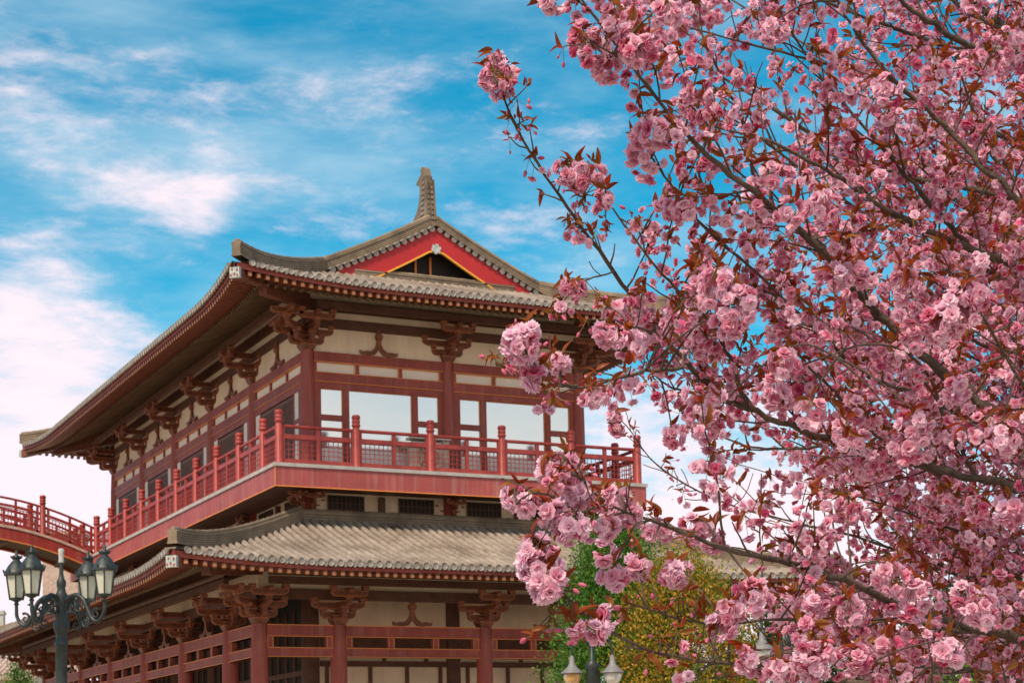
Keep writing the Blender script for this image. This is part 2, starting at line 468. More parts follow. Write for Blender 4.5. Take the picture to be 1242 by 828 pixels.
    for i in range(nr):
        q = (i + .5) * rs; lim = min(q, sd.L - q)
        if lim < .35: continue
        e1 = min(1.15, lim)
        # flying rafter, square, with a painted end
        a_, b_ = sd.pt(q, .11, -.285), sd.pt(q, e1, -.255)
        ra.beam(a_, b_, .11, .13, 0)
        dd = np.array([*sd.d, 0]); nn = np.array([*sd.n, 0])
        for w, mi, off in ((.0555, 1, .003), (.034, 2, .006)):
            c0 = a_ - nn * off; ra.add([c0 - dd * w - (0, 0, w * 1.1), c0 + dd * w - (0, 0, w * 1.1), c0 + dd * w + (0, 0, w * 1.1), c0 - dd * w + (0, 0, w * 1.1)], [(0, 1, 2, 3)], mi)
        if lim > 1.1:
            e2 = min(wall_e, lim)
            ra.tube([sd.pt(q, .92, -.43), sd.pt(q, .5 * (e2 + .92), -.34), sd.pt(q, e2, -.27)], .062, 6, 3)
    ra.build('eave_rafters', ['rafter', 'orange', 'rafterpink', 'soffit'], roof)
    # bearing board above the round rafters' ends
    bb = MB()
    for i in range(n - 1):
        if min(qs[i], sd.L - qs[i]) < 1.0: continue
        bb.beam(sd.pt(qs[i], .98, -.345), sd.pt(qs[i + 1], .98, -.345), .06, .05)
    bb.build('rafter_board', 'rafter', roof)

def layered_ridge(path, name, parent, w=.24, h=.42, layers=6, cap=.075, mats=('ridge', 'ridgeline', 'ridge')):
    """stacked flat tiles with a round cap along a path of base points"""
    P = np.array(path, float); mb = MB()
    t = np.gradient(P, axis=0); t[:, 2] = 0; t /= np.linalg.norm(t, axis=1)[:, None]
    sd = np.stack([-t[:, 1], t[:, 0], 0 * t[:, 0]], 1)
    prof = []
    lh = h / layers
    for k in range(layers):
        ww = w / 2 * (1.12 if k == 0 else 1.0) if k < layers - 1 else w / 2 * 1.15
        prof += [(ww, k * lh, 0), (ww, (k + .78) * lh, 1), (ww - .022, (k + .80) * lh, 1), (ww - .022, (k + .99) * lh, 0)]
    full = [(a, b, c) for a, b, c in prof] + [(-a, b, c) for a, b, c in prof[::-1]]
    n = len(full); vs_ = []
    for i in range(len(P)):
        for a, b, c in full: vs_.append(P[i] + sd[i] * a + np.array([0, 0, b]))
    for k in range(n - 1):
        zmid = (full[k][1] % lh) / lh
        groove = abs(abs(full[k][0]) - abs(full[k + 1][0])) > .01 or abs(full[k][0]) < w / 2 - .01 and k % 2 == 0
        fs = [(i * n + k, (i + 1) * n + k, (i + 1) * n + k + 1, i * n + k + 1) for i in range(len(P) - 1)]
        mb.add([], [], 0)
        b0 = len(mb.v)
        if k == 0: base = b0; mb.v += [tuple(v) for v in vs_]
        for f in fs: mb.f.append([base + j for j in f]); mb.m.append(1 if abs(full[k][0]) < w / 2 - .005 and abs(full[k + 1][0]) < w / 2 - .005 else 0); mb.s.append(False)
    for i in (0, len(P) - 1):
        mb.f.append([base + i * n + k for k in range(n)]); mb.m.append(0); mb.s.append(False)
    # capping half-round tiles
    cp = P + np.array([0, 0, h + cap * .3])
    seg = []
    tot = np.concatenate([[0], np.cumsum(np.linalg.norm(np.diff(cp, axis=0), axis=1))])
    nn = max(2, int(tot[-1] / .34))
    pp, rr = [], []
    for k in range(nn):
        for f_, r in ((0, cap * 1.12), (.94, cap * .92)):
            q = (k + f_) / nn * tot[-1]
            pp.append([np.interp(q, tot, cp[:, j]) for j in range(3)]); rr.append(r)
    mb.tube(pp, rr, 8, 2)
    return mb.build(name, list(mats), parent)

# ---- upper roof
roofU = MB()
roofU.box(0, .01, 0, .01, 0, .01)
upper = bpy.data.objects.new('upper_roof', None); COL.objects.link(upper); upper.parent = pav; upper.location = (0, 0, 0)
O = 2.95; GV = .72                                      # eave overhang, gable plane
LU, LV = BW + 2 * O, BL + 2 * O
gs = GV + O                                             # distance along the long eave at which the gable starts
em_end = lambda q: min(q, LU - q, gs + .75)
em_long = lambda q: min(q, LV - q) if min(q, LV - q) < gs else LU / 2
sides_up = [Side((-O, -O), (1, 0), (0, 1), LU, up_prof, .23, .28, em_end),
            Side((-O, BL + O), (0, -1), (1, 0), LV, up_prof, .23, .28, em_long),
            Side((BW + O, -O), (0, 1), (-1, 0), LV, up_prof, .23, .28, em_long),
            Side((BW + O, BL + O), (-1, 0), (0, -1), LU, up_prof, .23, .28, em_end)]
for i, sd in enumerate(sides_up): roof_side(sd, '', upper, wall_e=3.1)

for gv, dr in ((GV, 1), (BL - GV, -1)):                 # both gable ends
    for sx in (-1, 1):
        # descending ridge beside the gable and the hip ridge to the eave corner
        us = np.linspace(.12, 3.72, 20)
        layered_ridge([(4.5 + sx * d, gv + dr * .13, up_prof(7.45 - d) - .02) for d in us], 'gable_ridge', upper, w=.26, h=.40)
        hp = []
        for t in np.linspace(0, 1, 18):
            e = 3.75 * (1 - t) + (-.02) * t; sdd = sides_up[0]
            p = sdd.pt(max(e, 0.001), max(e, 0.0)); pu = p[0]; pv = p[1]
            if t > .97: pu -= .05; pv -= .05
            hu = pu if sx < 0 else BW - pu; hv = pv if dr > 0 else BL - pv
            hp.append((hu, hv, p[2] + .0 + .10 * t ** 4))
        layered_ridge(hp, 'hip_ridge', upper, w=.26, h=.40 if True else .4)
        # row of little tile ends along the rake
        tb = MB()
        for d in np.arange(.14, 3.5, .235):
            z = up_prof(7.45 - d) - .02
            sl_ = -.5606 + .037 * d
            nrm = np.array([0, -dr, 0.]); ax = np.array([sx, 0, sl_]); ax /= np.linalg.norm(ax)
            c0 = np.array([4.5 + sx * d, gv, z])
            tb.tube([c0 + (0, dr * .2, .03), c0 + (0, -dr * .14, -.03)], [.085, .092], 10, 0)
        tb.build('rake_tiles', 'tiledisc', upper)
        # bargeboard with a gold lower edge
        ds = np.linspace(0, 3.25, 14)
        top = [(4.5 + sx * d, up_prof(7.45 - d) - .07) for d in ds]
        bot = [(4.5 + sx * d, up_prof(7.45 - d) - .07 - (.70 if d < .01 else .62 + .12 * d / 3.25)) for d in ds]
        bm_ = MB()
        for i in range(len(ds) - 1):
            q = [top[i], top[i + 1], bot[i + 1], bot[i]]
            f0 = [(a, gv - dr * .06, b) for a, b in q]; f1 = [(a, gv + dr * .0, b) for a, b in q]
            bm_.add(f0 + f1, [(0, 1, 2, 3), (7, 6, 5, 4), (0, 4, 5, 1), (2, 6, 7, 3)], 0)
            q = [bot[i], bot[i + 1]]
            bm_.beam((q[0][0], gv - dr * .05, q[0][1] - .02), (q[1][0], gv - dr * .05, q[1][1] - .02), .09, .05, 1)
        bm_.build('bargeboard', ['barge', 'yellow'], upper)
        # pale rosette marks at the foot of the bargeboard
        rs_ = MB()
        for k, (dx, dz) in enumerate(((-.30, -.46), (-.20, -.40), (-.10, -.44), (0.02, -.36), (.10, -.47))):
            d = 2.85 + dx; rs_.lathe(0, 0, [(0.0001, 0)], 3) if False else None
            c0 = np.array([4.5 + sx * d, gv - dr * .075, up_prof(7.45 - d) - .18 + dz * .95])
            rs_.obox(c0, (.035, 0, 0), (0, .012, 0), (0, 0, .035))
        rs_.build('rosette', 'white', upper)
    # gable wall, boards, apex ornament
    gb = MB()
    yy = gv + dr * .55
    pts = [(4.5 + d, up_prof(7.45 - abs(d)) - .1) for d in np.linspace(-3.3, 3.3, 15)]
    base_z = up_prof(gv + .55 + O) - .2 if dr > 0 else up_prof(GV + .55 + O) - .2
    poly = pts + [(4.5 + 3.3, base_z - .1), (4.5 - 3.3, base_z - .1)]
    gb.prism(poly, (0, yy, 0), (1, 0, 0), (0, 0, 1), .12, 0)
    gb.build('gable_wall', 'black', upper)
    gw = MB()
    for du in (-.48, .02):
        gw.box(4.5 + du - .035, 4.5 + du + .035, yy - dr * .10 - .03, yy - dr * .10 + .03, base_z, 7.25, 0)
    gw.box(4.5 - 2.3, 4.5 + 2.3, yy - dr * .16 - .05, yy - dr * .16 + .05, base_z + .02, base_z + .2, 1)
    gw.build('gable_frame', ['orange', 'soffit'], upper)
    bl = MB()
    for d0, z, r in ((0, base_z + .06, .085), ):
        pass
    P_ = [(4.5 + d, gv + dr * .02, up_prof(gv + O if dr > 0 else GV + O) + .03) for d in np.linspace(-2.7, 2.7, 8)]
    layered_ridge(P_, 'gable_base_ridge', upper, w=.2, h=.2, layers=3, cap=.06)
    or_ = MB()
    c0 = np.array([4.5, gv - dr * .10, 7.36])
    for k in range(6):
        a = k * math.pi / 3 + .3
        or_.obox(c0 + np.array([math.cos(a) * .11, 0, math.sin(a) * .11]), (.05, 0, 0), (0, .02, 0), (0, 0, .05))
    or_.prism([(.12 * math.cos(a), .12 * math.sin(a)) for a in np.linspace(0, 2 * math.pi, 10, endpoint=False)], c0, (1, 0, 0), (0, 0, 1), .05)
    or_.build('gable_ornament', 'cyan', upper)
    # owl-tail finial
    fn = MB()
    prof = [(0, 0), (-.04, .5), (-.02, 1.0), (.06, 1.45), (.16, 1.72), (.34, 1.80), (.44, 1.72), (.40, 1.60), (.60, 1.52), (.80, 1.38), (.66, 1.34), (.52, 1.30), (.46, 1.05), (.52, .75), (.70, .52), (1.05, .30), (1.5, .18), (1.5, 0)]
    f0 = np.array([4.5, gv + dr * .35, 8.22])
    fn.prism([(a_, b_ * 1.10) for a_, b_ in prof], f0, (0, dr, 0), (0, 0, 1), .30, 0)
    for k in range(9):      # raised edge bands and studs
        z = .25 + k * .165
        for sx in (-1, 1):
            fn.obox(f0 + np.array([sx * .155, dr * (.16 + .02 * (k % 2)), z]), (.018, 0, 0), (0, .11, 0), (0, 0, .045), 1)
            fn.obox(f0 + np.array([sx * .07, -dr * .045 + dr * max(0, (z - 1.0) * .19), z]), (.035, 0, 0), (0, .03, 0), (0, 0, .05), 1)
    for sx in (-1, 1):
        fn.obox(f0 + np.array([sx * .135, -dr * .03, .75]), (.03, 0, 0), (0, .06, 0), (0, 0, .72), 0)
    fn.box(4.28, 4.72, f0[1] - .12 if dr > 0 else f0[1] - .5, f0[1] + .5 if dr > 0 else f0[1] + .12, 8.0, 8.34, 1)
    for i_, (x_, y_, z_) in enumerate(fn.v):
        tp = max(0, min(1, (z_ - 8.3) / 1.7)); fn.v[i_] = (4.5 + (x_ - 4.5) * (1.25 - .55 * tp), y_, z_)
    fn.build('ridge_finial', ['ridge', 'tile'], upper)
layered_ridge([(4.5, v, 8.06) for v in np.linspace(GV + .8, BL - GV - .8, 30)], 'main_ridge', upper, w=.3, h=.5, layers=7, cap=.09)

def corner_beams(parent, su, sv_, c, ez, wallpt, cs=.29):
    """hip rafter under an eave corner, with its glazed end"""
    a = np.array([c[0], c[1], ez]); b = np.array(wallpt, float)
    mb = MB(); mb.beam(a, b, .26, .30); d = (a - b); d[2] = 0; d /= np.linalg.norm(d)
    mid = a * .62 + b * .38 + np.array([0, 0, -.26]); mb.beam(mid + d * .1, b + (0, 0, -.3), .26, .28)
    h = mb.build('hip_rafter', 'bracket', parent)
    e = MB(); s_ = np.cross(d, (0, 0, 1))
    e.obox(a + d * .05, d * .06, s_ * cs / 2, np.array([0, 0, cs / 2]), 0)
    for q in ((-.08, .06), (.07, .08), (.0, -.05), (-.09, -.09), (.1, -.08)):
        e.obox(a + d * .112 + s_ * q[0] + np.array([0, 0, q[1]]), d * .004, s_ * .025, np.array([0, 0, .035]), 1)
    e.build('glazed_end', ['cyan', 'red'], h)
for sx in (-1, 1):
    for sy in (-1, 1):
        c = (-3.12 if sx < 0 else BW + 3.12, -3.12 if sy < 0 else BL + 3.12)
        corner_beams(upper, sx, sy, c, 4.84, (0 if sx < 0 else BW, 0 if sy < 0 else BL, 5.35))

# ---- lower roof
lower = bpy.data.objects.new('lower_roof', None); COL.objects.link(lower); lower.parent = pav; lower.location = (0, 0, 0)
OL = 5.6
LUl, LVl = BW + 2 * OL, BL + 2 * OL
em_l = lambda L_: (lambda q: min(q, L_ - q, 5.2))
sides_lo = [Side((-OL, -OL), (1, 0), (0, 1), LUl, lo_prof, .22, .10, em_l(LUl)),
            Side((-OL, BL + OL), (0, -1), (1, 0), LVl, lo_prof, .22, .10, em_l(LVl)),
            Side((BW + OL, -OL), (0, 1), (-1, 0), LVl, lo_prof, .22, .10, em_l(LVl)),
            Side((BW + OL, BL + OL), (-1, 0), (0, -1), LUl, lo_prof, .22, .10, em_l(LUl))]
for sd in sides_lo: roof_side(sd, '', lower, wall_e=3.6)
for sx in (-1, 1):
    for sy in (-1, 1):
        hp = []
        for t in np.linspace(0, 1, 22):
            e = 5.2 * (1 - t); p = sides_lo[0].pt(max(e, .001), e)
            hp.append((p[0] if sx < 0 else BW - p[0], p[1] if sy < 0 else BL - p[1], p[2] + .12 * t ** 4))
        layered_ridge(hp, 'hip_ridge', lower, w=.26, h=.35)
        c = (-5.62 if sx < 0 else BW + 5.62, -5.62 if sy < 0 else BL + 5.62)
        corner_beams(lower, sx, sy, c, -3.42, (-2.31 if sx < 0 else BW + 2.31, -2.31 if sy < 0 else BL + 2.31, -2.85))
k_ = .40
for a, b in (((-k_, -k_), (BW + k_, -k_)), ((-k_, BL + k_), (-k_, -k_)), ((BW + k_, -k_), (BW + k_, BL + k_)), ((BW + k_, BL + k_), (-k_, BL + k_))):
    layered_ridge([(a[0] + (b[0] - a[0]) * t, a[1] + (b[1] - a[1]) * t, -1.50) for t in np.linspace(0, 1, 12)], 'belt_ridge', lower, w=.26, h=.30, layers=4)

# ---- bracket sets (one mesh shared by all copies)
def arm(mb, o, ax, l0, l1, h, th):
    """bow-shaped bracket arm from -l0 to l1 along ax"""
    c = .22 * (l0 + l1) / 2
    poly = [(-l0, h), (-l0, h * .55), (-l0 + c * .35, h * .22), (-l0 + c, 0), (l1 - c, 0), (l1 - c * .35, h * .22), (l1, h * .55), (l1, h)]
    mb.prism(poly, o, ax, (0, 0, 1), th, 0, 1, .022)
def block(mb, o, w, h):
    x, y, z = o; a, b = w * .36, w * .5
    vs_ = [(x - a, y - a, z), (x + a, y - a, z), (x + a, y + a, z), (x - a, y + a, z)] + [(x + sx * b, y + sy * b, z + h * .5) for sx, sy in ((-1, -1), (1, -1), (1, 1), (-1, 1))] + [(x + sx * b, y + sy * b, z + h) for sx, sy in ((-1, -1), (1, -1), (1, 1), (-1, 1))]
    fs = [(3, 2, 1, 0), (8, 9, 10, 11)]
    for k in (0, 4):
        for i in range(4): fs.append((k + i, k + (i + 1) % 4, k + 4 + (i + 1) % 4, k + 4 + i))
    mb.add(vs_, fs, 0)
    for i, (dx, dy) in enumerate(((0, -1), (1, 0), (0, 1), (-1, 0))):   # painted rim
        t = np.array([-dy, dx, 0]); c = np.array([x + dx * (b + .003), y + dy * (b + .003), z + h * .76])
        for zz in (-.2, .2): mb.obox(c + np.array([0, 0, zz * h]), t * b, np.array([dx, dy, 0]) * .003, (0, 0, .011), 1)
def bracket_mesh(corner=False):
    """stands on a column head; -y is outwards (and -x too for a corner set)"""
    mb = MB()
    block(mb, (0, 0, 0), .46, .27)
    X, Y = (1, 0, 0), (0, 1, 0); th = .13
    arm(mb, (0, 0, .18), X, .52, .52, .20, th); arm(mb, (0, 0, .18), Y, .55, .5, .20, th)
    for q in (-.45, 0, .45): block(mb, (q, 0, .38), .19, .13)
    block(mb, (0, -.48, .38), .19, .13)
    arm(mb, (0, 0, .46), X, .82, .82, .19, th * .98); arm(mb, (0, 0, .46), Y, 1.0, .5, .19, th)
    for q in (-.74, .74): block(mb, (q, 0, .65), .19, .12)
    block(mb, (0, -.92, .65), .19, .12)
    arm(mb, (0, -.92, .72), X, .55, .55, .18, th); 
    for q in (-.48, .48): block(mb, (q, -.92, .90), .18, .12)
    arm(mb, (0, 0, .80), Y, 1.15, .4, .18, th * .96)
    if corner:
        dg = (-.7071, -.7071, 0)
        arm(mb, (0, 0, .19), (-dg[0], -dg[1], 0), .75, .3, .20, th); arm(mb, (0, 0, .47), (-dg[0], -dg[1], 0), 1.35, .3, .2, th * 1.02)
        block(mb, (-.48, -.48, .4), .19, .13); block(mb, (-.92, -.92, .66), .19, .13)
        block(mb, (-.48, 0, .38), .19, .13); block(mb, (-.92, 0, .65), .19, .12)
        arm(mb, (0, 0, .17), X, .56, .3, .20, th * .9); arm(mb, (0, 0, .455), X, 1.02, .3, .195, th * .92); arm(mb, (-.92, 0, .725), Y, .55, .55, .18, th)
        arm(mb, (-.92, -.92, .80), X, .5, .5, .17, th); arm(mb, (-.92, -.92, .81), Y, .5, .5, .17, th * .97)
    return mb.mesh('bracket_set', [M['bracket'], M['bracketline']])
BM_, BC_ = bracket_mesh(False), bracket_mesh(True)
def bracket(u, v, z, rot, corner=False, sc=1.0, name='bracket_set'):
    o = bpy.data.objects.new(name, BC_ if corner else BM_); COL.objects.link(o); o.parent = pav
    o.location = tuple(np.array([u, v, z + Z0]) - base_of(pav)); o.rotation_euler = (0, 0, rot); o.scale = (sc, sc, sc)
    return o
HP = math.pi / 2
def strut_mesh():
    """inverted-V strut with scrolled feet, short post and block"""
    mb = MB()
    half = [(0, .52), (.06, .52), (.07, .34), (.13, .22), (.26, .12), (.40, .13), (.52, .10), (.62, .13), (.58, .02), (.30, 0), (.14, .02), (.07, .10), (0, .20)]
    for s in (1, -1):
        mb.prism([(s * a, b) for a, b in (half if s > 0 else half[::-1])], (0, 0, 0), (1, 0, 0), (0, 0, 1), .10 if s > 0 else .099, 0, 1, .015)
    block(mb, (0, 0, .46), .20, .16)
    mb.box(-.07, .07, -.05, .05, .60, .80, 0)
    return mb.mesh('inverted_v_strut', [M['bracket'], M['bracketline']])
SM_ = strut_mesh()
def strut(u, v, z, rot):
    o = bpy.data.objects.new('inverted_v_strut', SM_); COL.objects.link(o); o.parent = pav
    o.location = tuple(np.array([u, v, z + Z0]) - base_of(pav)); o.rotation_euler = (0, 0, rot)

# ---- columns
def column_mesh(r, z0, z1):
    mb = MB(); h = z1 - z0
    mb.lathe(0, 0, [(r * 1.12, 0), (r * 1.12, .05), (r * 1.08, .06), (r * 1.08, h * .4), (r, h * .85), (r * .88, h)], 20)
    return mb.mesh('column', [M['red']])
CU_ = column_mesh(.205, -1.4, 3.66); CL_ = column_mesh(.232, -Z0 + .3, -4.64)
CI_ = MB(); CI_.lathe(0, 0, [(.27, 0), (.25, Z0 - 3.4)], 18); CI_ = CI_.mesh('inner_column', [M['wood']])  # columns deep in shade; that darkness is put into the wood colour
def column(me, u, v, z):
    o = bpy.data.objects.new(me.name.split('.')[0], me); COL.objects.link(o); o.parent = pav
    o.location = tuple(np.array([u, v, z + Z0]) - base_of(pav)); return o
ring_up = [(u, 0) for u in UC] + [(u, BL) for u in UC] + [(0, v) for v in VC[1:-1]] + [(BW, v) for v in VC[1:-1]]
for u, v in ring_up: column(CU_, u, v, -1.4)
A_ = 2.31
UL = [-A_, 0, 4.5, 9.0, BW + A_]
VL = [.36, 4.99, 9.62, 14.25, 18.88, 23.0]
ring_lo = [(u, -A_) for u in UL] + [(u, BL + A_) for u in UL] + [(-A_, v) for v in VL] + [(BW + A_, v) for v in VL]
for u, v in ring_lo: column(CL_, u, v, -Z0 + .3)
for u, v in ring_up: column(CI_, u, v, -Z0)

# brackets: upper storey, under the balcony, lower storey
ZU, ZL = 3.66, -4.64
for (xs, ys, z, sc) in ((UC, VC, ZU, 1.0), (UL, [-A_] + VL + [BL + A_], ZL, .98), (UC, VC, -1.20, .58)):
    u0, u1, v0, v1 = xs[0], xs[-1], ys[0], ys[-1]
    bracket(u0, v0, z, 0, True, sc); bracket(u1, v0, z, HP, True, sc); bracket(u1, v1, z, 2 * HP, True, sc); bracket(u0, v1, z, -HP, True, sc)
    for u in xs[1:-1]: bracket(u, v0, z, 0, False, sc); bracket(u, v1, z, 2 * HP, False, sc)
    for v in ys[1:-1]: bracket(u0, v, z, -HP, False, sc); bracket(u1, v, z, HP, False, sc)
def bays(xs): return [(a, b) for a, b in zip(xs[:-1], xs[1:])]
for a, b in bays(UC): strut((a + b) / 2, -.07, ZU + .0, 0)
for a, b in bays(VC): strut(-.07, (a + b) / 2, ZU, -HP)
for a, b in bays(UL)[1:3]: strut((a + b) / 2, -A_, ZL, 0)
for a, b in bays([-A_] + VL)[1:]: strut(-A_, (a + b) / 2, ZL, -HP)

# ---- beams: top beam with slot row and second beam, painted orange along the edges
def face_frames():
    """the four faces of a storey ring: (origin, along, outward, stations)"""
def wallface(axis, stations, pos, out, fn):
    """calls fn(P, a, b) for each bay; P(s, o, z) gives a point s along, o outwards"""
    for a, b in bays(stations):
        if axis == 'u': P = lambda s, o, z: np.array([s, pos + out * o, z]); d = np.array([1, 0, 0.]); n = np.array([0, out, 0.])
        else: P = lambda s, o, z: np.array([pos + out * o, s, z]); d = np.array([0, 1, 0.]); n = np.array([out, 0, 0.])
        fn(P, d, n, a, b)
def hbar(mb, P, d, n, a, b, z0, z1, t, mi=0, off=0.0):
    mb.obox((P(a, off, z0) + P(b, off, z1)) / 2, d * (b - a) / 2, n * t / 2, (0, 0, (z1 - z0) / 2), mi)

def lower_bay(P, d, n, a, b):
    r = .19; a2, b2 = a + r, b - r
    mb = MB()
    hbar(mb, P, d, n, a2, b2, -4.99, -4.66, .24); hbar(mb, P, d, n, a2, b2, -5.55, -5.29, .22)
    w = b2 - a2; nb = 3 if w > 2.6 else 1
    pts = [a2 + .1] + [a2 + w * k / nb for k in range(1, nb)] + [b2 - .1]
    for s in pts: hbar(mb, P, d, n, s - .1, s + .1, -5.29, -4.99, .16)
    for z in (-4.99, -5.305, -4.675, -5.55): hbar(mb, P, d, n, a2, b2, z, z + .022, .255, 1)
    for s in pts:
        for q in (-.078, .078): hbar(mb, P, d, n, s + q - .011, s + q + .011, -5.28, -4.97, .166, 1)
    mb.build('beam', ['red', 'orange'], pav)
    tb = MB()     # dark tie beam and pale board above the brackets' first arms
    hbar(tb, P, d, n, a, b, -4.64 + 1.02, -4.64 + 1.22, .16, 0, .92); hbar(tb, P, d, n, a, b, -4.64 + .70, -4.64 + .98, .15)
    hbar(tb, P, d, n, a, b, -3.188, -2.45, .12); tb.tube([P(a, .92, -3.28), P(b, .92, -3.28)], .11, 10, cap=False)
    tb.build('tie_beam', 'wood', pav)
    cb = MB(); hbar(cb, P, d, n, a, b, -4.64 + .985, -4.64 + 1.45, .05); cb.build('board_strip', 'cream', pav)
for ax, st, pos, out in (('u', UL, -A_, -1), ('u', UL, BL + A_, 1), ('v', [-A_] + VL + [BL + A_], -A_, -1), ('v', [-A_] + VL + [BL + A_], BW + A_, 1)):
    wallface(ax, st, pos, out, lower_bay)

# inner lower walls
def lower_wall_front(P, d, n, a, b):
    mb = MB(); hbar(mb, P, d, n, a, b, -Z0 + .3, -2.2, .2, 0, 0); mb.build('wall_panel', 'cream', pav)
    fr = MB()
    for z0, z1 in ((-5.39, -4.62), (-5.66, -5.50), (-8.0, -7.8), (-Z0 + .3, -Z0 + .6)): hbar(fr, P, d, n, a + .25, b - .25, z0, z1, .16, 0, .09)
    w = b - a
    for f_ in (.10, .40, .66, .90):
        s = a + w * f_; hbar(fr, P, d, n, s - .055, s + .055, -Z0 + .6, -5.66, .14, 0, .09)
    for f_ in (.2, .5, .8):
        s = a + w * f_; hbar(fr, P, d, n, s - .055, s + .055, -5.50, -5.39, .13, 0, .09)
    fr.build('panel_frame', 'wood', pav)
def lower_wall_side(P, d, n, a, b):
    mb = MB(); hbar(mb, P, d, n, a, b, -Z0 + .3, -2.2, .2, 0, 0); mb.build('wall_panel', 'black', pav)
    fr = MB()
    for z in (-5.9, -8.6): hbar(fr, P, d, n, a + .25, b - .25, z, z + .15, .16, 0, .09)
    for k in range(7):
        s = a + .3 + (b - a - .6) * k / 6; hbar(fr, P, d, n, s - .05, s + .05, -Z0 + .3, -4.0, .14, 0, .09)
    fr.build('panel_frame', 'wood', pav)
wallface('u', UC, 0, -1, lower_wall_front); wallface('u', UC, BL, 1, lower_wall_front)
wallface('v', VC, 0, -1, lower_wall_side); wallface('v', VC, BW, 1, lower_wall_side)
# veranda ceiling
ce = MB(); ce.box(-A_, BW + A_, -A_, -.1, -2.95, -2.85); ce.box(-A_, BW + A_, BL + .1, BL + A_, -2.95, -2.85); ce.box(-A_, -.1, -.1, BL + .1, -2.95, -2.85); ce.box(BW + .1, BW + A_, -.1, BL + .1, -2.95, -2.85)
ce.build('veranda_ceiling', 'soffit', pav)

# plinth
pl = MB(); pl.box(-4.2, BW + 4.2, -4.2, BL + 4.2, -Z0, -Z0 + .3); pl.box(-.5 + 3, 6.5, -5.2, -4.2, -Z0, -Z0 + .15)
pl.build('plinth', 'stone', pav)

# ---- short wall under the balcony
def short_wall(P, d, n, a, b):
    mb = MB(); hbar(mb, P, d, n, a, b, -1.6, -.30, .2, 0, -.05); mb.build('short_wall', 'cream', pav)
    w = b - a
    for c in (.25, .75):
        vt = MB()
        s = a + w * c; hw = w * .125
        hbar(vt, P, d, n, s - hw, s + hw, -1.25, -.62, .06, 0, .07)
        for k in range(9):
            q = s - hw + 2 * hw * k / 8; hbar(vt, P, d, n, q - .012, q + .012, -1.25, -.62, .03, 1, .098)
        for z in (-1.05, -.85): hbar(vt, P, d, n, s - hw, s + hw, z, z + .02, .025, 1, .098)
        vt.build('vent_grille', ['black', 'wood'], pav)
    st = MB(); s = (a + b) / 2
    hbar(st, P, d, n, s - .09, s + .09, -1.3, -.62, .16, 0, .1); st.build('short_post', 'wood', pav)
wallface('u', UC, 0, -1, short_wall); wallface('u', UC, BL, 1, short_wall); wallface('v', VC, 0, -1, short_wall); wallface('v', VC, BW, 1, short_wall)

# ---- balcony
E_ = 1.47
bal = MB()
bal.box(-E_, BW + E_, -E_, BL + E_, -.30, -.101, 0)
bal.box(-E_ + .2, BW + E_ - .2, -E_ + .2, BL + E_ - .2, -.55, -.302, 1)
bal_o = bal.build('balcony', ['soffit', 'wood'], pav)
fa = MB()
for a in (0,):
    fa.box(-E_, BW + E_, -E_ - .06, -E_ - .002, -.66, -.1); fa.box(-E_, BW + E_, BL + E_ + .002, BL + E_ + .06, -.66, -.1)
    fa.box(-E_ - .06, -E_ - .002, -E_ - .06, BL + E_ + .06, -.66, -.1); fa.box(BW + E_ + .002, BW + E_ + .06, -E_ - .06, BL + E_ + .06, -.66, -.1)
    t = .075
    fa.box(-E_ - t, BW + E_ + t, -E_ - t, -E_ - .061, -.675, -.645, 1); fa.box(-E_ - t, -E_ - .061, -E_ - .06, BL + E_ + t, -.675, -.645, 1)
    fa.box(-E_ - t - .002, -E_ - t + .02, -E_ - t - .002, -E_ - t + .02, -.64, -.1, 1)
fa.build('fascia', ['fascia', 'orange'], bal_o)
ed = MB(); q = E_ + .10
ed.box(-q, BW + q, -q, BL + q, -.10, 0.0); ed.build('stone_edge', 'grey', bal_o)

# railing: posts, rails and fret panels
rail = bpy.data.objects.new('railing', None); COL.objects.link(rail); rail.parent = pav; rail.location = (0, 0, 0)
def post_mesh(mt):
    mb = MB()
    mb.lathe(0, 0, [(.125, 0), (.125, .04), (.115, .05), (.115, 1.10), (.10, 1.12), (.10, 1.19), (.128, 1.21), (.128, 1.26), (.10, 1.28), (.118, 1.31), (.118, 1.38), (.095, 1.40), (.122, 1.43), (.125, 1.49), (.10, 1.535), (.04, 1.55)], 14)
    return mb.mesh('post', [M[mt]])
PM_ = post_mesh('railred')
def fret_panel(mb, a, b, mi=0, p=.145, t=.021):
    """T-fret lattice between two points at its lower edge; 0.56 high"""
    a, b = np.array(a, float), np.array(b, float); L_ = np.linalg.norm(b - a); d = (b - a) / L_; sd = np.array([-d[1], d[0], 0]); sd /= np.linalg.norm(sd)
    nx = max(2, round(L_ / p)); px = L_ / nx; nz = 4; pz = .56 / nz
    for i in range(0, nx + 1):
        for j in range(0, nz + 1):
            c = a + d * px * i + np.array([0, 0, pz * j])
            if (i + j) % 2 == 0:
                x0, x1 = max(0, i - 1) * px, min(nx, i + 1) * px
                mb.obox(a + d * (x0 + x1) / 2 + np.array([0, 0, pz * j]), d * (x1 - x0) / 2, sd * t / 2, (0, 0, t * .42), mi)
            else:
                z0, z1 = max(0, j - 1) * pz, min(nz, j + 1) * pz
                mb.obox(a + d * px * i + np.array([0, 0, (z0 + z1) / 2]), d * t * .42, sd * t / 2 * .97, (0, 0, (z1 - z0) / 2), mi)
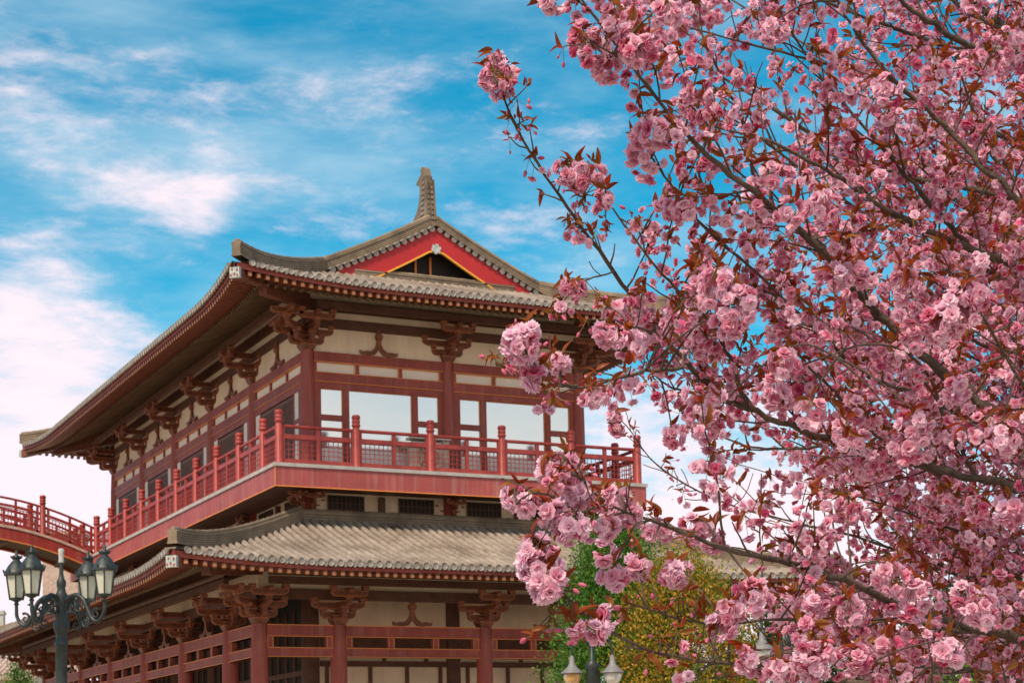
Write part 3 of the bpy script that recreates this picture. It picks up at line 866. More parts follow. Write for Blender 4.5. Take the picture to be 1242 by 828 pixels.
def rail_span(pts_a, pts_b, parent, mt, split=True, zoff=0):
    """one bay of railing from post to post (floor points)"""
    a, b = np.array(pts_a, float), np.array(pts_b, float); d = b - a; ln = np.linalg.norm(d); dn = d / ln
    up = np.array([0, 0, 1.])
    mb = MB()
    a1, b1 = a + dn * .10, b - dn * .10
    mb.tube([a1 + up * 1.08, b1 + up * 1.08], .052, 10)
    mb.beam(a1 + up * .79, b1 + up * .79, .085, .13); mb.beam(a1 + up * .07, b1 + up * .07, .09, .12)
    for q in (.12, ln - .12): mb.beam(a + dn * q + up * .12, a + dn * q + up * (1.04 if q < 1 else 1.04), .101, .075, up=tuple(dn))
    stops = [.14, ln - .14]
    if split:
        c = a + dn * ln / 2; mb.beam(c + up * .1, c + up * 1.03, .097, .10, up=tuple(dn)); mb.tube([c + up * .99, c + up * 1.05], [.05, .075], 8)
        stops = [.14, ln / 2 - .045, ln / 2 + .045, ln - .14]
    mb.build('rail', mt, parent)
    fr = MB()
    for s, e in zip(stops[0::2], stops[1::2]): fret_panel(fr, a + dn * s + up * .145, a + dn * e + up * .145)
    fr.build('fret_panel', mt, parent)
I_ = E_ - .12
def place_post(u, v, z=0, me=PM_, parent=rail):
    o = bpy.data.objects.new('post', me); COL.objects.link(o); o.parent = parent
    o.location = tuple(np.array([u, v, z + Z0]) - base_of(parent))
fu = [-I_ + i * (BW + 2 * I_) / 5 for i in range(6)]
fv = [-I_] + [-I_ + 1.41 + 2.3045 * i for i in range(10)] + [BL + I_]
for u in fu: place_post(u, -I_); place_post(u, BL + I_)
for v in fv[1:-1]: place_post(-I_, v); place_post(BW + I_, v)
for a, b in bays(fu): rail_span((a, -I_, 0), (b, -I_, 0), rail, 'railred'); rail_span((a, BL + I_, 0), (b, BL + I_, 0), rail, 'railred')
for i, (a, b) in enumerate(bays(fv)):
    rail_span((BW + I_, a, 0), (BW + I_, b, 0), rail, 'railred', b - a > 1.6)
    if i != len(fv) - 2: rail_span((-I_, a, 0), (-I_, b, 0), rail, 'railred', b - a > 1.6)

# ---- upper storey walls
wl = MB()     # plaster panels between the brackets
for (x0, x1, y0, y1) in ((0, BW, -.04, .04), (0, BW, BL - .04, BL + .04), (-.04, .04, .04, BL - .04), (BW - .04, BW + .04, .04, BL - .04)):
    wl.box(x0, x1, y0, y1, 3.34, 5.6)
wl.build('plaster_wall', 'cream', pav)
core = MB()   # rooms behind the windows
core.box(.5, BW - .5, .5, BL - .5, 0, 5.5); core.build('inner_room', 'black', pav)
def upper_bay(front):
    def fn(P, d, n, a, b):
        a2, b2 = a + .17, b - .17; w = b2 - a2
        mb = MB()
        hbar(mb, P, d, n, a2, b2, 3.35, 3.64, .22); hbar(mb, P, d, n, a2, b2, 2.75, 3.02, .20)
        hbar(mb, P, d, n, a2, b2, 2.56, 2.747, .15)
        nb = 3; wd = .11
        pts = [a2 + .05] + [a2 + w * k / nb for k in range(1, nb)] + [b2 - .05]
        for s in pts: hbar(mb, P, d, n, s - .055, s + .055, 3.02, 3.35, .13)
        for z in (3.335, 3.02, 2.745): hbar(mb, P, d, n, a2, b2, z, z + .02, .225, 1)
        if front:
            for s in pts:
                for q in (-.06, .05): hbar(mb, P, d, n, s + q, s + q + .012, 3.03, 3.34, .14, 1)
        mb.build('beam', ['red', 'orange'], pav)
        wp = MB(); hbar(wp, P, d, n, a2, b2, 3.0, 3.36, .05, 0, -.02); wp.build('transom_panel', 'white', pav)
        tb = MB(); hbar(tb, P, d, n, a, b, 4.36, 4.66, .18); hbar(tb, P, d, n, a, b, 4.72, 4.92, .16, 0, .92); hbar(tb, P, d, n, a, b, 4.86, 5.2, .2)
        tb.build('tie_beam', 'wood', pav)
        cs_ = MB(); hbar(cs_, P, d, n, a, b, 4.66, 4.86, .12); cs_.build('board_strip', 'cream', pav)
        if front:
            wf, wg, bead, sp_ = MB(), MB(), MB(), MB()
            segs = [(0, .055, 0), (.055, .222, 1), (.222, .268, 0), (.268, .757, 2), (.757, .80, 0), (.80, .968, 1), (.968, 1.0, 0)]
            for s0, s1, k in segs:
                p0, p1 = a2 + w * s0, a2 + w * s1
                if k == 0: hbar(wf, P, d, n, p0, p1, .02, 2.56, .14)
                else:
                    hbar(wg, P, d, n, p0, p1, .80, 2.56, .02, 0, -.02); hbar(sp_, P, d, n, p0, p1, .10, .79, .03, 0, -.02)  # white board added below in place of glass that would mirror the railing
                    hbar(wf, P, d, n, p0, p1, .0, .10, .14)
                    if k == 1: hbar(wf, P, d, n, p0, p1, 1.62, 1.78, .12)
                    e = .018    # pale beading round the pane
                    hbar(bead, P, d, n, p0, p0 + e, .1, 2.56, .05); hbar(bead, P, d, n, p1 - e, p1, .1, 2.56, .05)
                    hbar(bead, P, d, n, p0 + e, p1 - e, 2.56 - e, 2.56, .05)
            wo_ = wf.build('window', 'red', pav); wg.build('pane', 'glass', wo_); sp_.build('pane_reflection_board', 'bright', wo_); bead.build('beading', 'orange', wo_)
        else:
            wf, wg, sh = MB(), MB(), MB()
            first = a < 1
            # narrow pale side light next to the nearer column, then the slatted shutter
            hbar(wf, P, d, n, a2, b2, .0, .09, .16); wg2 = MB(); s0 = a2 + .38
            hbar(wf, P, d, n, a2, s0 + .06, 0, 2.56, .14); hbar(wg, P, d, n, s0 + .06, s0 + .46, .1, 2.56, .03, 0, .03)
            hbar(wf, P, d, n, s0 + .06, s0 + .46, 1.62, 1.76, .12)
            hbar(wf, P, d, n, s0 + .46, s0 + .52, 0, 2.56, .12)
            e0 = b2 - .52
            hbar(wf, P, d, n, e0 - .06, e0, 0, 2.56, .12); hbar(wg2, P, d, n, e0, b2 - .05, .1, 2.56, .03, 0, .03); hbar(wf, P, d, n, b2 - .05, b2, 0, 2.56, .14)
            hbar(sh, P, d, n, s0 + .52, e0 - .10, .0, 2.56, .05, 1, -.03)
            x = s0 + .56; 
            while x < e0 - .14:
                hbar(sh, P, d, n, x, x + .075, .1, 2.50, .09, 0); x += .13
            for z in (.0, .9, 2.40): hbar(sh, P, d, n, s0 + .52, e0 - .10, z, z + .12, .105, 0)
            wo_ = wf.build('window', 'red', pav); wg.build('side_light', 'white', wo_); wg2.build('side_light', 'white', wo_); sh.build('slatted_shutter', ['shutter', 'wood'], wo_)
    return fn
wallface('u', UC, 0, -1, upper_bay(True)); wallface('u', UC, BL, 1, upper_bay(True))
wallface('v', VC, 0, -1, upper_bay(False)); wallface('v', VC, BW, 1, upper_bay(False))

# ---- cooling unit standing on the balcony
ac = thing('cooling_unit', 'cream cooling unit standing on the balcony behind the red railing', 'air conditioner', (3.55, -.55, Z0))
b1 = MB(); b1.box(3.0, 3.95, -.75, -.37, .06, 1.02); b1.box(3.98, 4.22, -.70, -.37, .06, 1.10); b1.box(2.96, 4.25, -.78, -.34, 1.102, 1.17); b1.box(3.97, 4.0, -.7, -.4, 1.0, 1.102)
b1.build('casing', 'acwhite', ac)
b2 = MB(); c0 = np.array([3.5, -.756, .55])
for r in (.12, .2, .28, .34): b2.tube([c0 + (r * math.cos(t), 0, r * math.sin(t)) for t in np.linspace(0, 2 * math.pi, 25)], .008, 5, cap=False)
for k in range(8): b2.beam(c0 + (.05 * math.cos(k * .785), 0, .05 * math.sin(k * .785)), c0 + (.34 * math.cos(k * .785), 0, .34 * math.sin(k * .785)), .01, .01, up=(0, 1, 0))
b2.build('fan_grille', 'wood', ac)
b3 = MB(); b3.box(3.1, 3.2, -.74, -.4, 0, .06); b3.box(3.75, 3.85, -.74, -.4, 0, .06); b3.build('foot', 'grey', ac)

# ------------------------------------------------------------------ footbridge
BV0, BV1 = 20.85, 23.3
br = thing('footbridge', 'red arched footbridge with fret railing leading off the pavilion balcony', 'footbridge', (-6.5, 22.0, 0))
bz = lambda u: 1.15 - .046 * (u + 6.5) ** 2
us = np.linspace(-E_ - .12, -11.5, 40)
dk = MB()
for i in range(len(us) - 1):
    a, b = us[i], us[i + 1]
    for (h0, h1, v0, v1, mi) in ((0, -.10, BV0 - .2, BV1 + .2, 0), (-.10, -.20, BV0 - .05, BV1 + .05, 1)):
        q = [(a, v0, bz(a) + h0), (b, v0, bz(b) + h0), (b, v1, bz(b) + h0), (a, v1, bz(a) + h0)]
        w = [(x, y, z - h0 + h1) for x, y, z in q]
        dk.add(q + w, [(0, 1, 2, 3), (7, 6, 5, 4), (0, 4, 5, 1), (2, 6, 7, 3)], mi)
dk.build('deck', ['stone', 'wood'], br)
for v in (BV0 - .10, BV1 + .10):
    gd = MB()
    for i in range(len(us) - 1):
        a, b = us[i], us[i + 1]
        q = [(a, v - .06, bz(a) - .103), (b, v - .06, bz(b) - .103), (b, v - .06, bz(b) - .55), (a, v - .06, bz(a) - .55)]
        w = [(x, y + .12, z) for x, y, z in q]
        gd.add(q + w, [(0, 1, 2, 3), (7, 6, 5, 4), (0, 4, 5, 1), (3, 2, 6, 7)], 0)
        gd.beam((a, v, bz(a) - .565), (b, v, bz(b) - .565), .15, .03, 1)
    gd.build('girder', ['bridge', 'orange'], br)
un = MB()
for i in range(len(us) - 1):
    a, b = us[i], us[i + 1]
    q = [(a, BV0 - .03, bz(a) - .45), (b, BV0 - .03, bz(b) - .45), (b, BV1 + .03, bz(b) - .45), (a, BV1 + .03, bz(a) - .45)]
    un.add(q, [(0, 3, 2, 1)], 0)
for u in np.arange(-10.8, -2, 1.2): un.box(u - .09, u + .09, BV0, BV1, bz(u) - .62, bz(u) - .46)
un.build('underside', 'soffit', br)
pr_ = MB(); pr_.box(-12.4, -10.8, 20.5, 23.6, -Z0, bz(-11.2) - .3)
pr_.build('pier', 'stone', br)
PMB = post_mesh('bridge')
bus = [-I_ - .0, -3.44, -5.5, -7.56, -9.6, -11.4]
for v in (BV0, BV1):
    for u in bus:
        o = bpy.data.objects.new('post', PMB); COL.objects.link(o); o.parent = br
        o.location = tuple(np.array([u, v, (bz(u) if u < -1.6 else 0) + Z0]) - base_of(br))
    for a, b in bays(bus):
        za, zb = (bz(a) if a < -1.6 else 0), bz(b)
        # straight sloping bays between the posts
        rl = MB(); A, B = np.array([a, v, za]), np.array([b, v, zb]); d = (B - A) / np.linalg.norm(B - A); up = np.array([0, 0, 1.])
        mids = [A + (B - A) * t for t in np.linspace(.04, .96, 6)]
        mids = [np.array([p[0], p[1], bz(p[0])]) for p in mids]
        rl.tube([p + up * 1.08 for p in mids], .045, 8)
        for p, q in zip(mids[:-1], mids[1:]):
            rl.beam(p + up * .80, q + up * .80, .07, .10); rl.beam(p + up * .07, q + up * .07, .08, .10)
        for t in (.10, .5, .9):
            p = A + (B - A) * t; p[2] = bz(p[0]); rl.box(p[0] - .045, p[0] + .045, v - .04, v + .04, p[2] + .05, p[2] + 1.06)
        rl.build('rail', 'bridge', br)
        fr = MB()
        for t0, t1 in ((.12, .48), (.52, .88)):
            p, q = A + (B - A) * t0, A + (B - A) * t1; p[2] = bz(p[0]); q[2] = bz(q[0])
            s0 = len(fr.v); fret_panel(fr, (p[0], p[1], 0), (q[0], q[1], 0), p=.12, t=.034)
            for i in range(s0, len(fr.v)):
                x, y, z = fr.v[i]; fr.v[i] = (x, y, z + .145 + bz(x))
        fr.build('fret_panel', 'bridge', br)

# ------------------------------------------------------------------ ornate street lamp
def ground_at(x, depth):
    p = at(x, CY, depth); return np.array([p[0], p[1], 0.0])
LD = 33.0; ppm = F_PX / LD
lp = ground_at(74.5, LD)
zpix = lambda x, y, dep: at(x, y, dep)[2]
lamp = thing('street_lamp', 'dark cast iron street lamp with four lanterns on scrolled arms', 'street lamp', tuple(lp))
topz = zpix(73, 664, LD); armz = zpix(73, 735, LD)
po = MB(); X0, Y0 = lp[0], lp[1]
po.lathe(X0, Y0, [(.26, 0), (.26, .25), (.20, .35), (.17, .9), (.13, 1.1), (.105, armz - 1.5), (.105, armz - .72), (.125, armz - .70), (.125, armz - .64), (.10, armz - .62), (.10, armz - .50), (.12, armz - .46),
                  (.145, armz - .38), (.15, armz - .30), (.11, armz - .24), (.12, armz - .20), (.12, armz - .14), (.10, armz - .10), (.105, armz), (.12, armz + .06), (.12, armz + .20), (.085, armz + .26), (.07, armz + .34), (.085, armz + .38), (.085, armz + .46), (.05, armz + .52), (.038, armz + .60), (.038, topz - .24)], 18)
po.build('post', 'iron', lamp, raw=True)
fi = MB(); fi.lathe(X0, Y0, [(.05, topz - .26), (.055, topz - .22), (.045, topz - .2), (.05, topz - .12), (.056, topz - .02), (.045, topz)], 12); fi.build('finial', 'grey', lamp, raw=True)
camr = np.array([cR[0], cR[1], 0]); camr /= np.linalg.norm(camr); camf = np.array([cF[0], cF[1], 0]); camf /= np.linalg.norm(camf)
def lantern(P, parent, h=.74):
    """hexagonal lantern whose floor is at P"""
    x, y, z = P
    def hexring(r, zz): return [(x + r * math.cos(math.pi / 3 * k + .25), y + r * math.sin(math.pi / 3 * k + .25), zz) for k in range(6)]
    fr = MB(); H = h * .55
    a, b = hexring(.135, z), hexring(.20, z + H)
    for k in range(6):
        fr.beam(a[k], b[k], .02, .02, up=(1, .3, 0)); fr.beam(a[k], a[(k + 1) % 6], .025, .03); fr.beam(b[k], b[(k + 1) % 6], .03, .035)
    fr.lathe(x, y, [(.03, z - .20), (.03, z - .12), (.05, z - .10), (.03, z - .06), (.08, z - .03), (.14, z), (.14, z + .012)], 12)
    o = fr.build('lantern', 'iron', parent, raw=True)
    gl = MB(); a2, b2 = hexring(.125, z + .02), hexring(.19, z + H - .01)
    gl.add(a2 + b2, [(k, (k + 1) % 6, 6 + (k + 1) % 6, 6 + k) for k in range(6)] + [(5, 4, 3, 2, 1, 0)], 0); gl.build('pane', 'lamp_glass', o, raw=True)
    cp = MB(); zc = z + H
    cp.lathe(x, y, [(.225, zc - .015), (.235, zc + .02), (.215, zc + .06), (.20, zc + .08), (.15, zc + .17), (.085, zc + .25), (.06, zc + .27), (.065, zc + .30), (.09, zc + .32), (.07, zc + .35), (.03, zc + .37), (.035, zc + .41), (.012, zc + .46)], 14)
    for k in range(8):
        q = math.pi / 4 * k; cp.beam((x + .215 * math.cos(q), y + .215 * math.sin(q), zc + .02), (x + .24 * math.cos(q), y + .24 * math.sin(q), zc + .09), .05, .015, up=(1, .2, 0))
        cp.beam((x + .075 * math.cos(q), y + .075 * math.sin(q), zc + .30), (x + .11 * math.cos(q), y + .11 * math.sin(q), zc + .35), .03, .012, up=(1, .2, 0))
    cp.build('cap', 'iron', o, raw=True)
def larm(lat, dep, zl):
    """scrolled arm from the post to a lantern; lat to the right, dep away from the viewer"""
    d = camr * lat + camf * dep; R0 = np.array([X0, Y0, armz])
    mb = MB()
    pts = [(0, .02), (.18, .16), (.36, .20), (.52, .10), (.62, -.10), (.70, -.26), (.82, -.33), (.93, -.26), (1.0, -.12), (1.0, zl - armz - .15)]
    tt = np.linspace(0, len(pts) - 1, 40)
    P = [R0 + d * np.interp(t, range(len(pts)), [p[0] for p in pts]) + np.array([0, 0, np.interp(t, range(len(pts)), [p[1] for p in pts])]) for t in tt]
    for _ in range(2): P = [P[0]] + [(P[i - 1] + P[i] * 2 + P[i + 1]) / 4 for i in range(1, len(P) - 1)] + [P[-1]]
    mb.tube(P, np.linspace(.05, .032, len(P)), 8)
    for cx_, cz_, r0, sg in ((.42, -.02, .15, 1), (.24, -.04, .12, -1), (.80, -.18, .10, 1), (.55, -.32, .11, -1)):
        th = np.linspace(0, 3.4 * math.pi / 1.5, 26)
        mb.tube([R0 + d * (cx_ + r0 * (1 - t / 9) * math.cos(t * sg + 1) / max(.5, np.linalg.norm(d))) + np.array([0, 0, cz_ + r0 * (1 - t / 9) * math.sin(t * sg + 1)]) for t in th], np.linspace(.026, .012, 26), 6)
    for q in (.2, .4, .6):   # leaves on the scroll
        c = R0 + d * q + np.array([0, 0, .16 - q * .25]); mb.tube([c, c + d * .08 + (0, 0, .07), c + d * .16 + (0, 0, .05)], [.015, .04, .006], 6)
    mb.build('arm', 'iron', lamp, raw=True)
for xp, ldep, ybot in ((20, .35, 726), (38.5, -.62, 721), (107, .55, 727), (127, -.45, 721)):
    gp = at(xp, ybot, LD + ldep); larm((gp - lp) @ camr, (gp - lp) @ camf, gp[2]); lantern(tuple(gp), lamp, h=.80)

# ------------------------------------------------------------------ twin-arm garden lamps with bell shades
def twin_lamp(x, depth, ytop, sep, label, mats_):
    p = ground_at(x, depth); t = thing('garden_lamp', label, 'garden lamp', tuple(p), 'twin armed garden lamps in front of the shrubs')
    zs = zpix(x, ytop, depth)
    mb = MB(); mb.lathe(p[0], p[1], [(.14, 0), (.14, .3), (.07, .45), (.06, zs - .6), (.09, zs - .5), (.16, zs - .42), (.12, zs - .1), (.16, zs - .02), (.05, zs + .05), (.03, zs + .35), (.0, zs + .4)], 12); mb.build('post', 'iron', t, raw=True)
    for sg, mg in zip((-1, 1), mats_):
        c = p + camr * sg * sep; am = MB()
        P = [p + camr * sg * sep * q + np.array([0, 0, zs + z]) for q, z in ((0, .1), (.15, .38), (.45, .55), (.8, .5), (1.0, .3), (1.0, .1))]
        am.tube(P, .022, 7); am.build('arm', 'iron', t, raw=True)
        shd = MB(); shd.lathe(c[0], c[1], [(.03, zs + .16), (.05, zs + .10), (.06, zs + .0), (.11, zs - .08), (.235, zs - .18), (.24, zs - .20), (.19, zs - .19)], 16); so_ = shd.build('shade', 'shade_grey', t, raw=True)
        gl = MB(); gl.lathe(c[0], c[1], [(.165, zs - .20), (.18, zs - .26), (.165, zs - .33), (.12, zs - .39), (.06, zs - .415), (.01, zs - .42)], 16); gl.build('globe', mg, t, raw=True)
twin_lamp(717.5, 36.0, 804, .40, 'twin bell shade lamp with amber left globe and white right globe before the green conifer', ('globe_amber', 'globe_white'))
twin_lamp(951, 33.0, 774, .40, 'twin bell shade lamp mostly hidden behind pink blossom', ('globe_white', 'globe_white'))

# ------------------------------------------------------------------ numpy instancing into one mesh
def np_mesh(name, verts, quads, tint=None, mats=(), smooth=True):
    me = bpy.data.meshes.new(name)
    nv, nf = len(verts), len(quads)
    me.vertices.add(nv); me.vertices.foreach_set('co', np.ascontiguousarray(verts, dtype=np.float32).ravel())
    k = quads.shape[1]
    me.loops.add(nf * k); me.loops.foreach_set('vertex_index', np.ascontiguousarray(quads, dtype=np.int32).ravel())
    me.polygons.add(nf); me.polygons.foreach_set('loop_start', np.arange(0, nf * k, k, dtype=np.int32))
    me.polygons.foreach_set('use_smooth', np.full(nf, smooth, dtype=bool))
    for q in mats: me.materials.append(q)
    me.update(calc_edges=True)
    if tint is not None:
        a = me.attributes.new('tint', 'FLOAT', 'POINT'); a.data.foreach_set('value', np.ascontiguousarray(tint, dtype=np.float32))
    return me
def instance(tv, tf, tt, pos, X, Y, Zx, scale, tj):
    """copies of a template (verts, quads, tint) at frames; returns one vertex/face set"""
    n = len(pos)
    V = pos[:, None, :] + scale[:, None, None] * (tv[None, :, 0:1] * X[:, None] + tv[None, :, 1:2] * Y[:, None] + tv[None, :, 2:3] * Zx[:, None])
    Fq = tf[None] + (np.arange(n) * len(tv))[:, None, None]
    T = np.clip(tt[None] + tj[:, None], 0, 1)
    return V.reshape(-1, 3), Fq.reshape(-1, tf.shape[1]), T.ravel()
def cat(parts):
    V, Fq, T = [], [], []; o = 0
    for v, f, t in parts:
        V.append(v); Fq.append(f + o); T.append(t); o += len(v)
    return np.concatenate(V), np.concatenate(Fq), np.concatenate(T)
def frames(nrm, rg=rng):
    nrm = nrm / np.linalg.norm(nrm, axis=1)[:, None]
    a = rg.normal(size=nrm.shape); a -= nrm * (a * nrm).sum(1)[:, None]; a /= np.linalg.norm(a, axis=1)[:, None]
    return a, np.cross(nrm, a), nrm
def rdir(n): 
    a = rng.normal(size=(n, 3)); return a / np.linalg.norm(a, axis=1)[:, None]

# leaf templates (unit length along y, normal z)
def leaf_t(nl=4, w=.26, droop=.25, fold=.12):
    v, t = [], []
    for i in range(nl + 1):
        f = i / nl; ww = w * math.sin(math.pi * min(.97, f * .92 + .06)) ** .8 * (1 - .25 * f); z = -droop * f * f
        for s in (-1, 0, 1): v.append((s * ww, f, z + abs(s) * fold * ww / w)); t.append(.5 * (1 - f))
    q = [(i * 3 + k, i * 3 + k + 1, i * 3 + k + 4, i * 3 + k + 3) for i in range(nl) for k in range(2)]
    return np.array(v), np.array(q), np.array(t)

# ------------------------------------------------------------------ background trees and shrubs
def crown_obj(name, parent, base, shape, n, size, matn, base_pt):
    """foliage of small leaf sprays through a crown volume; shape(h01) gives the radius"""
    (H, zb) = base
    lt = leaf_t(2, .30, .2, .1)
    # clumps, so that the outline is uneven and there are gaps
    nc = max(30, n // 60); hc = rng.random(nc); a = rng.random(nc) * 2 * math.pi
    rc = np.array([shape(h) for h in hc]) * (.45 + .55 * np.sqrt(rng.random(nc)))
    C_ = np.stack([rc * np.cos(a), rc * np.sin(a), zb + hc * H], 1) + np.array(base_pt)
    idx = rng.integers(0, nc, n); cr = .16 + .10 * rng.random(nc)
    P = C_[idx] + rng.normal(size=(n, 3)) * (cr[idx] * H * .22)[:, None]
    out = P - (np.array(base_pt) + np.array([0, 0, zb + H * .35])); out /= np.linalg.norm(out, axis=1)[:, None]
    y = out + rdir(n) * 1.1 + np.array([0, 0, .1]); y /= np.linalg.norm(y, axis=1)[:, None]
    z = rdir(n); z -= y * (z * y).sum(1)[:, None]; z /= np.linalg.norm(z, axis=1)[:, None]; x = np.cross(y, z)
    V, Fq, T = instance(*lt, P, x, y, z, size * (.6 + .8 * rng.random(n)), rng.random(nc)[idx] * 1.3 - .4 + rng.normal(size=n) * .12)
    me = np_mesh(name, V - base_of(parent), Fq, T, [M[matn]], False)
    o = bpy.data.objects.new(name, me); COL.objects.link(o); o.parent = parent
    return o
def bg_tree(name, label, catg, x, depth, ytop, width_px, shape, matn, n, size, zb=.4, ybot=None, group=None):
    p = ground_at(x, depth); top = zpix(x, ytop, depth)
    t = thing(name, label, catg, tuple(p), group)
    tr = MB(); tr.tube([(p[0], p[1], 0), (p[0] + .03, p[1], top * .4), (p[0], p[1] + .02, top * .85)], [.16, .10, .03], 8); tr.build('trunk', 'trunkb', t, raw=True)
    Rm = width_px / 2 / (F_PX / depth)
    crown_obj('crown', t, (top - zb, zb), lambda h: Rm * shape(h), n, size, matn, p)
    return t
cone = lambda h: (1.05 - h) ** .75 * min(1, .55 + h * 3)
dome = lambda h: math.sqrt(max(.02, 1 - (h * 1.0) ** 2.2)) * min(1, .5 + h * 2)
ball = lambda h: math.sqrt(max(.02, 1 - (2 * h - 1) ** 2))
bg_tree('conifer', 'tall green pointed conifer beside the lower veranda', 'conifer', 748, 41, 646, 215, cone, 'conifer', 85000, .072)
bg_tree('conifer', 'ochre and green conifer right of the tall green one', 'conifer', 828, 39.5, 688, 190, dome, 'ochre', 70000, .07)
bg_tree('broadleaf_tree', 'dark green tree at the far right behind the blossom', 'tree', 1215, 45, 700, 330, dome, 'dkgreen', 22000, .14)
bg_tree('broadleaf_tree', 'dark green tree behind the blossom right of the ochre conifer', 'tree', 985, 42, 735, 260, dome, 'dkgreen', 22000, .12)
bg_tree('shrub', 'bright lime green shrub low behind the blossom', 'shrub', 1150, 27, 785, 260, dome, 'lime', 12000, .08)
bg_tree('shrub', 'green rounded shrub below the left eave beside the street lamp', 'shrub', 22, 80, 806, 34, dome, 'conifer', 9000, .10)
# far building seen under the left eave
fb = thing('distant_house', 'small distant house with a pinkish tiled roof under the left eave', 'house', tuple(ground_at(-30, 100)))
fp = ground_at(-30, 100); rz = zpix(0, 797, 100); ez = zpix(0, 822, 100)
hb = MB(); hb.obox((fp[0], fp[1], ez / 2), camr * 3.6, camf * 3, (0, 0, ez / 2)); hb.build('wall', 'cream', fb, raw=True)
rf = MB()
for s in (-1, 1):
    for k in range(30):
        a = fp + camr * (-4.2 + k * .29)
        rf.tube([a + camf * s * 3.6 + (0, 0, ez - .1), a + camf * s * 1.5 + (0, 0, ez + (rz - ez) * .5), a + (0, 0, rz)], .12, 6)
    q = [fp - camr * 4.3 + camf * s * 3.6 + (0, 0, ez - .1), fp + camr * 4.3 + camf * s * 3.6 + (0, 0, ez - .1), fp + camr * 4.3 + (0, 0, rz), fp - camr * 4.3 + (0, 0, rz)]
    rf.add(q + [v - np.array([0, 0, .2]) for v in q], [(0, 1, 2, 3), (7, 6, 5, 4), (0, 4, 5, 1)])
rf.build('roof', M['stone'], fb, raw=True)
# pale stone block far behind the footbridge
sp = ground_at(80, 120); sz = zpix(80, 650, 120)
sb = thing('stone_building', 'pale pinkish stone building far behind the footbridge and street lamp', 'building', tuple(sp))
w_ = MB(); w_.obox((sp[0], sp[1], sz / 2), camr * 1.15, camf * 1.5, (0, 0, sz / 2)); w_.obox((sp[0], sp[1], sz + .1), camr * 1.35, camf * 1.7, (0, 0, .1)); w_.build('wall', 'stone', sb, raw=True)
# slim far chimney above the left eave
ch = thing('chimney_stack', 'small grey distant stack at the left edge above the lower eave', 'chimney', tuple(ground_at(2, 130)))
cp_ = ground_at(1, 130); cz = zpix(1, 740, 130)
cm = MB(); cm.obox((cp_[0], cp_[1], cz / 2), camr * .25, camf * .25, (0, 0, cz / 2)); cm.obox((cp_[0], cp_[1], cz - .2), camr * .32, camf * .32, (0, 0, .08)); cm.build('shaft', 'grey', ch, raw=True)

#CHERRY
# ------------------------------------------------------------------ the cherry tree in the foreground
TB = ground_at(1500, 7.6)
cherry = thing('cherry_tree', 'large double pink cherry tree in full blossom filling the right foreground', 'cherry tree', tuple(TB))
def smooth_path(pts, n):
    P = np.array(pts, float); t = np.concatenate([[0], np.cumsum(np.linalg.norm(np.diff(P, axis=0), axis=1) + 1e-6)])
    q = np.linspace(0, t[-1], n); out = np.stack([np.interp(q, t, P[:, k]) for k in range(3)], 1)
    for _ in range(3): out[1:-1] = (out[:-2] + 2 * out[1:-1] + out[2:]) / 4
    return out
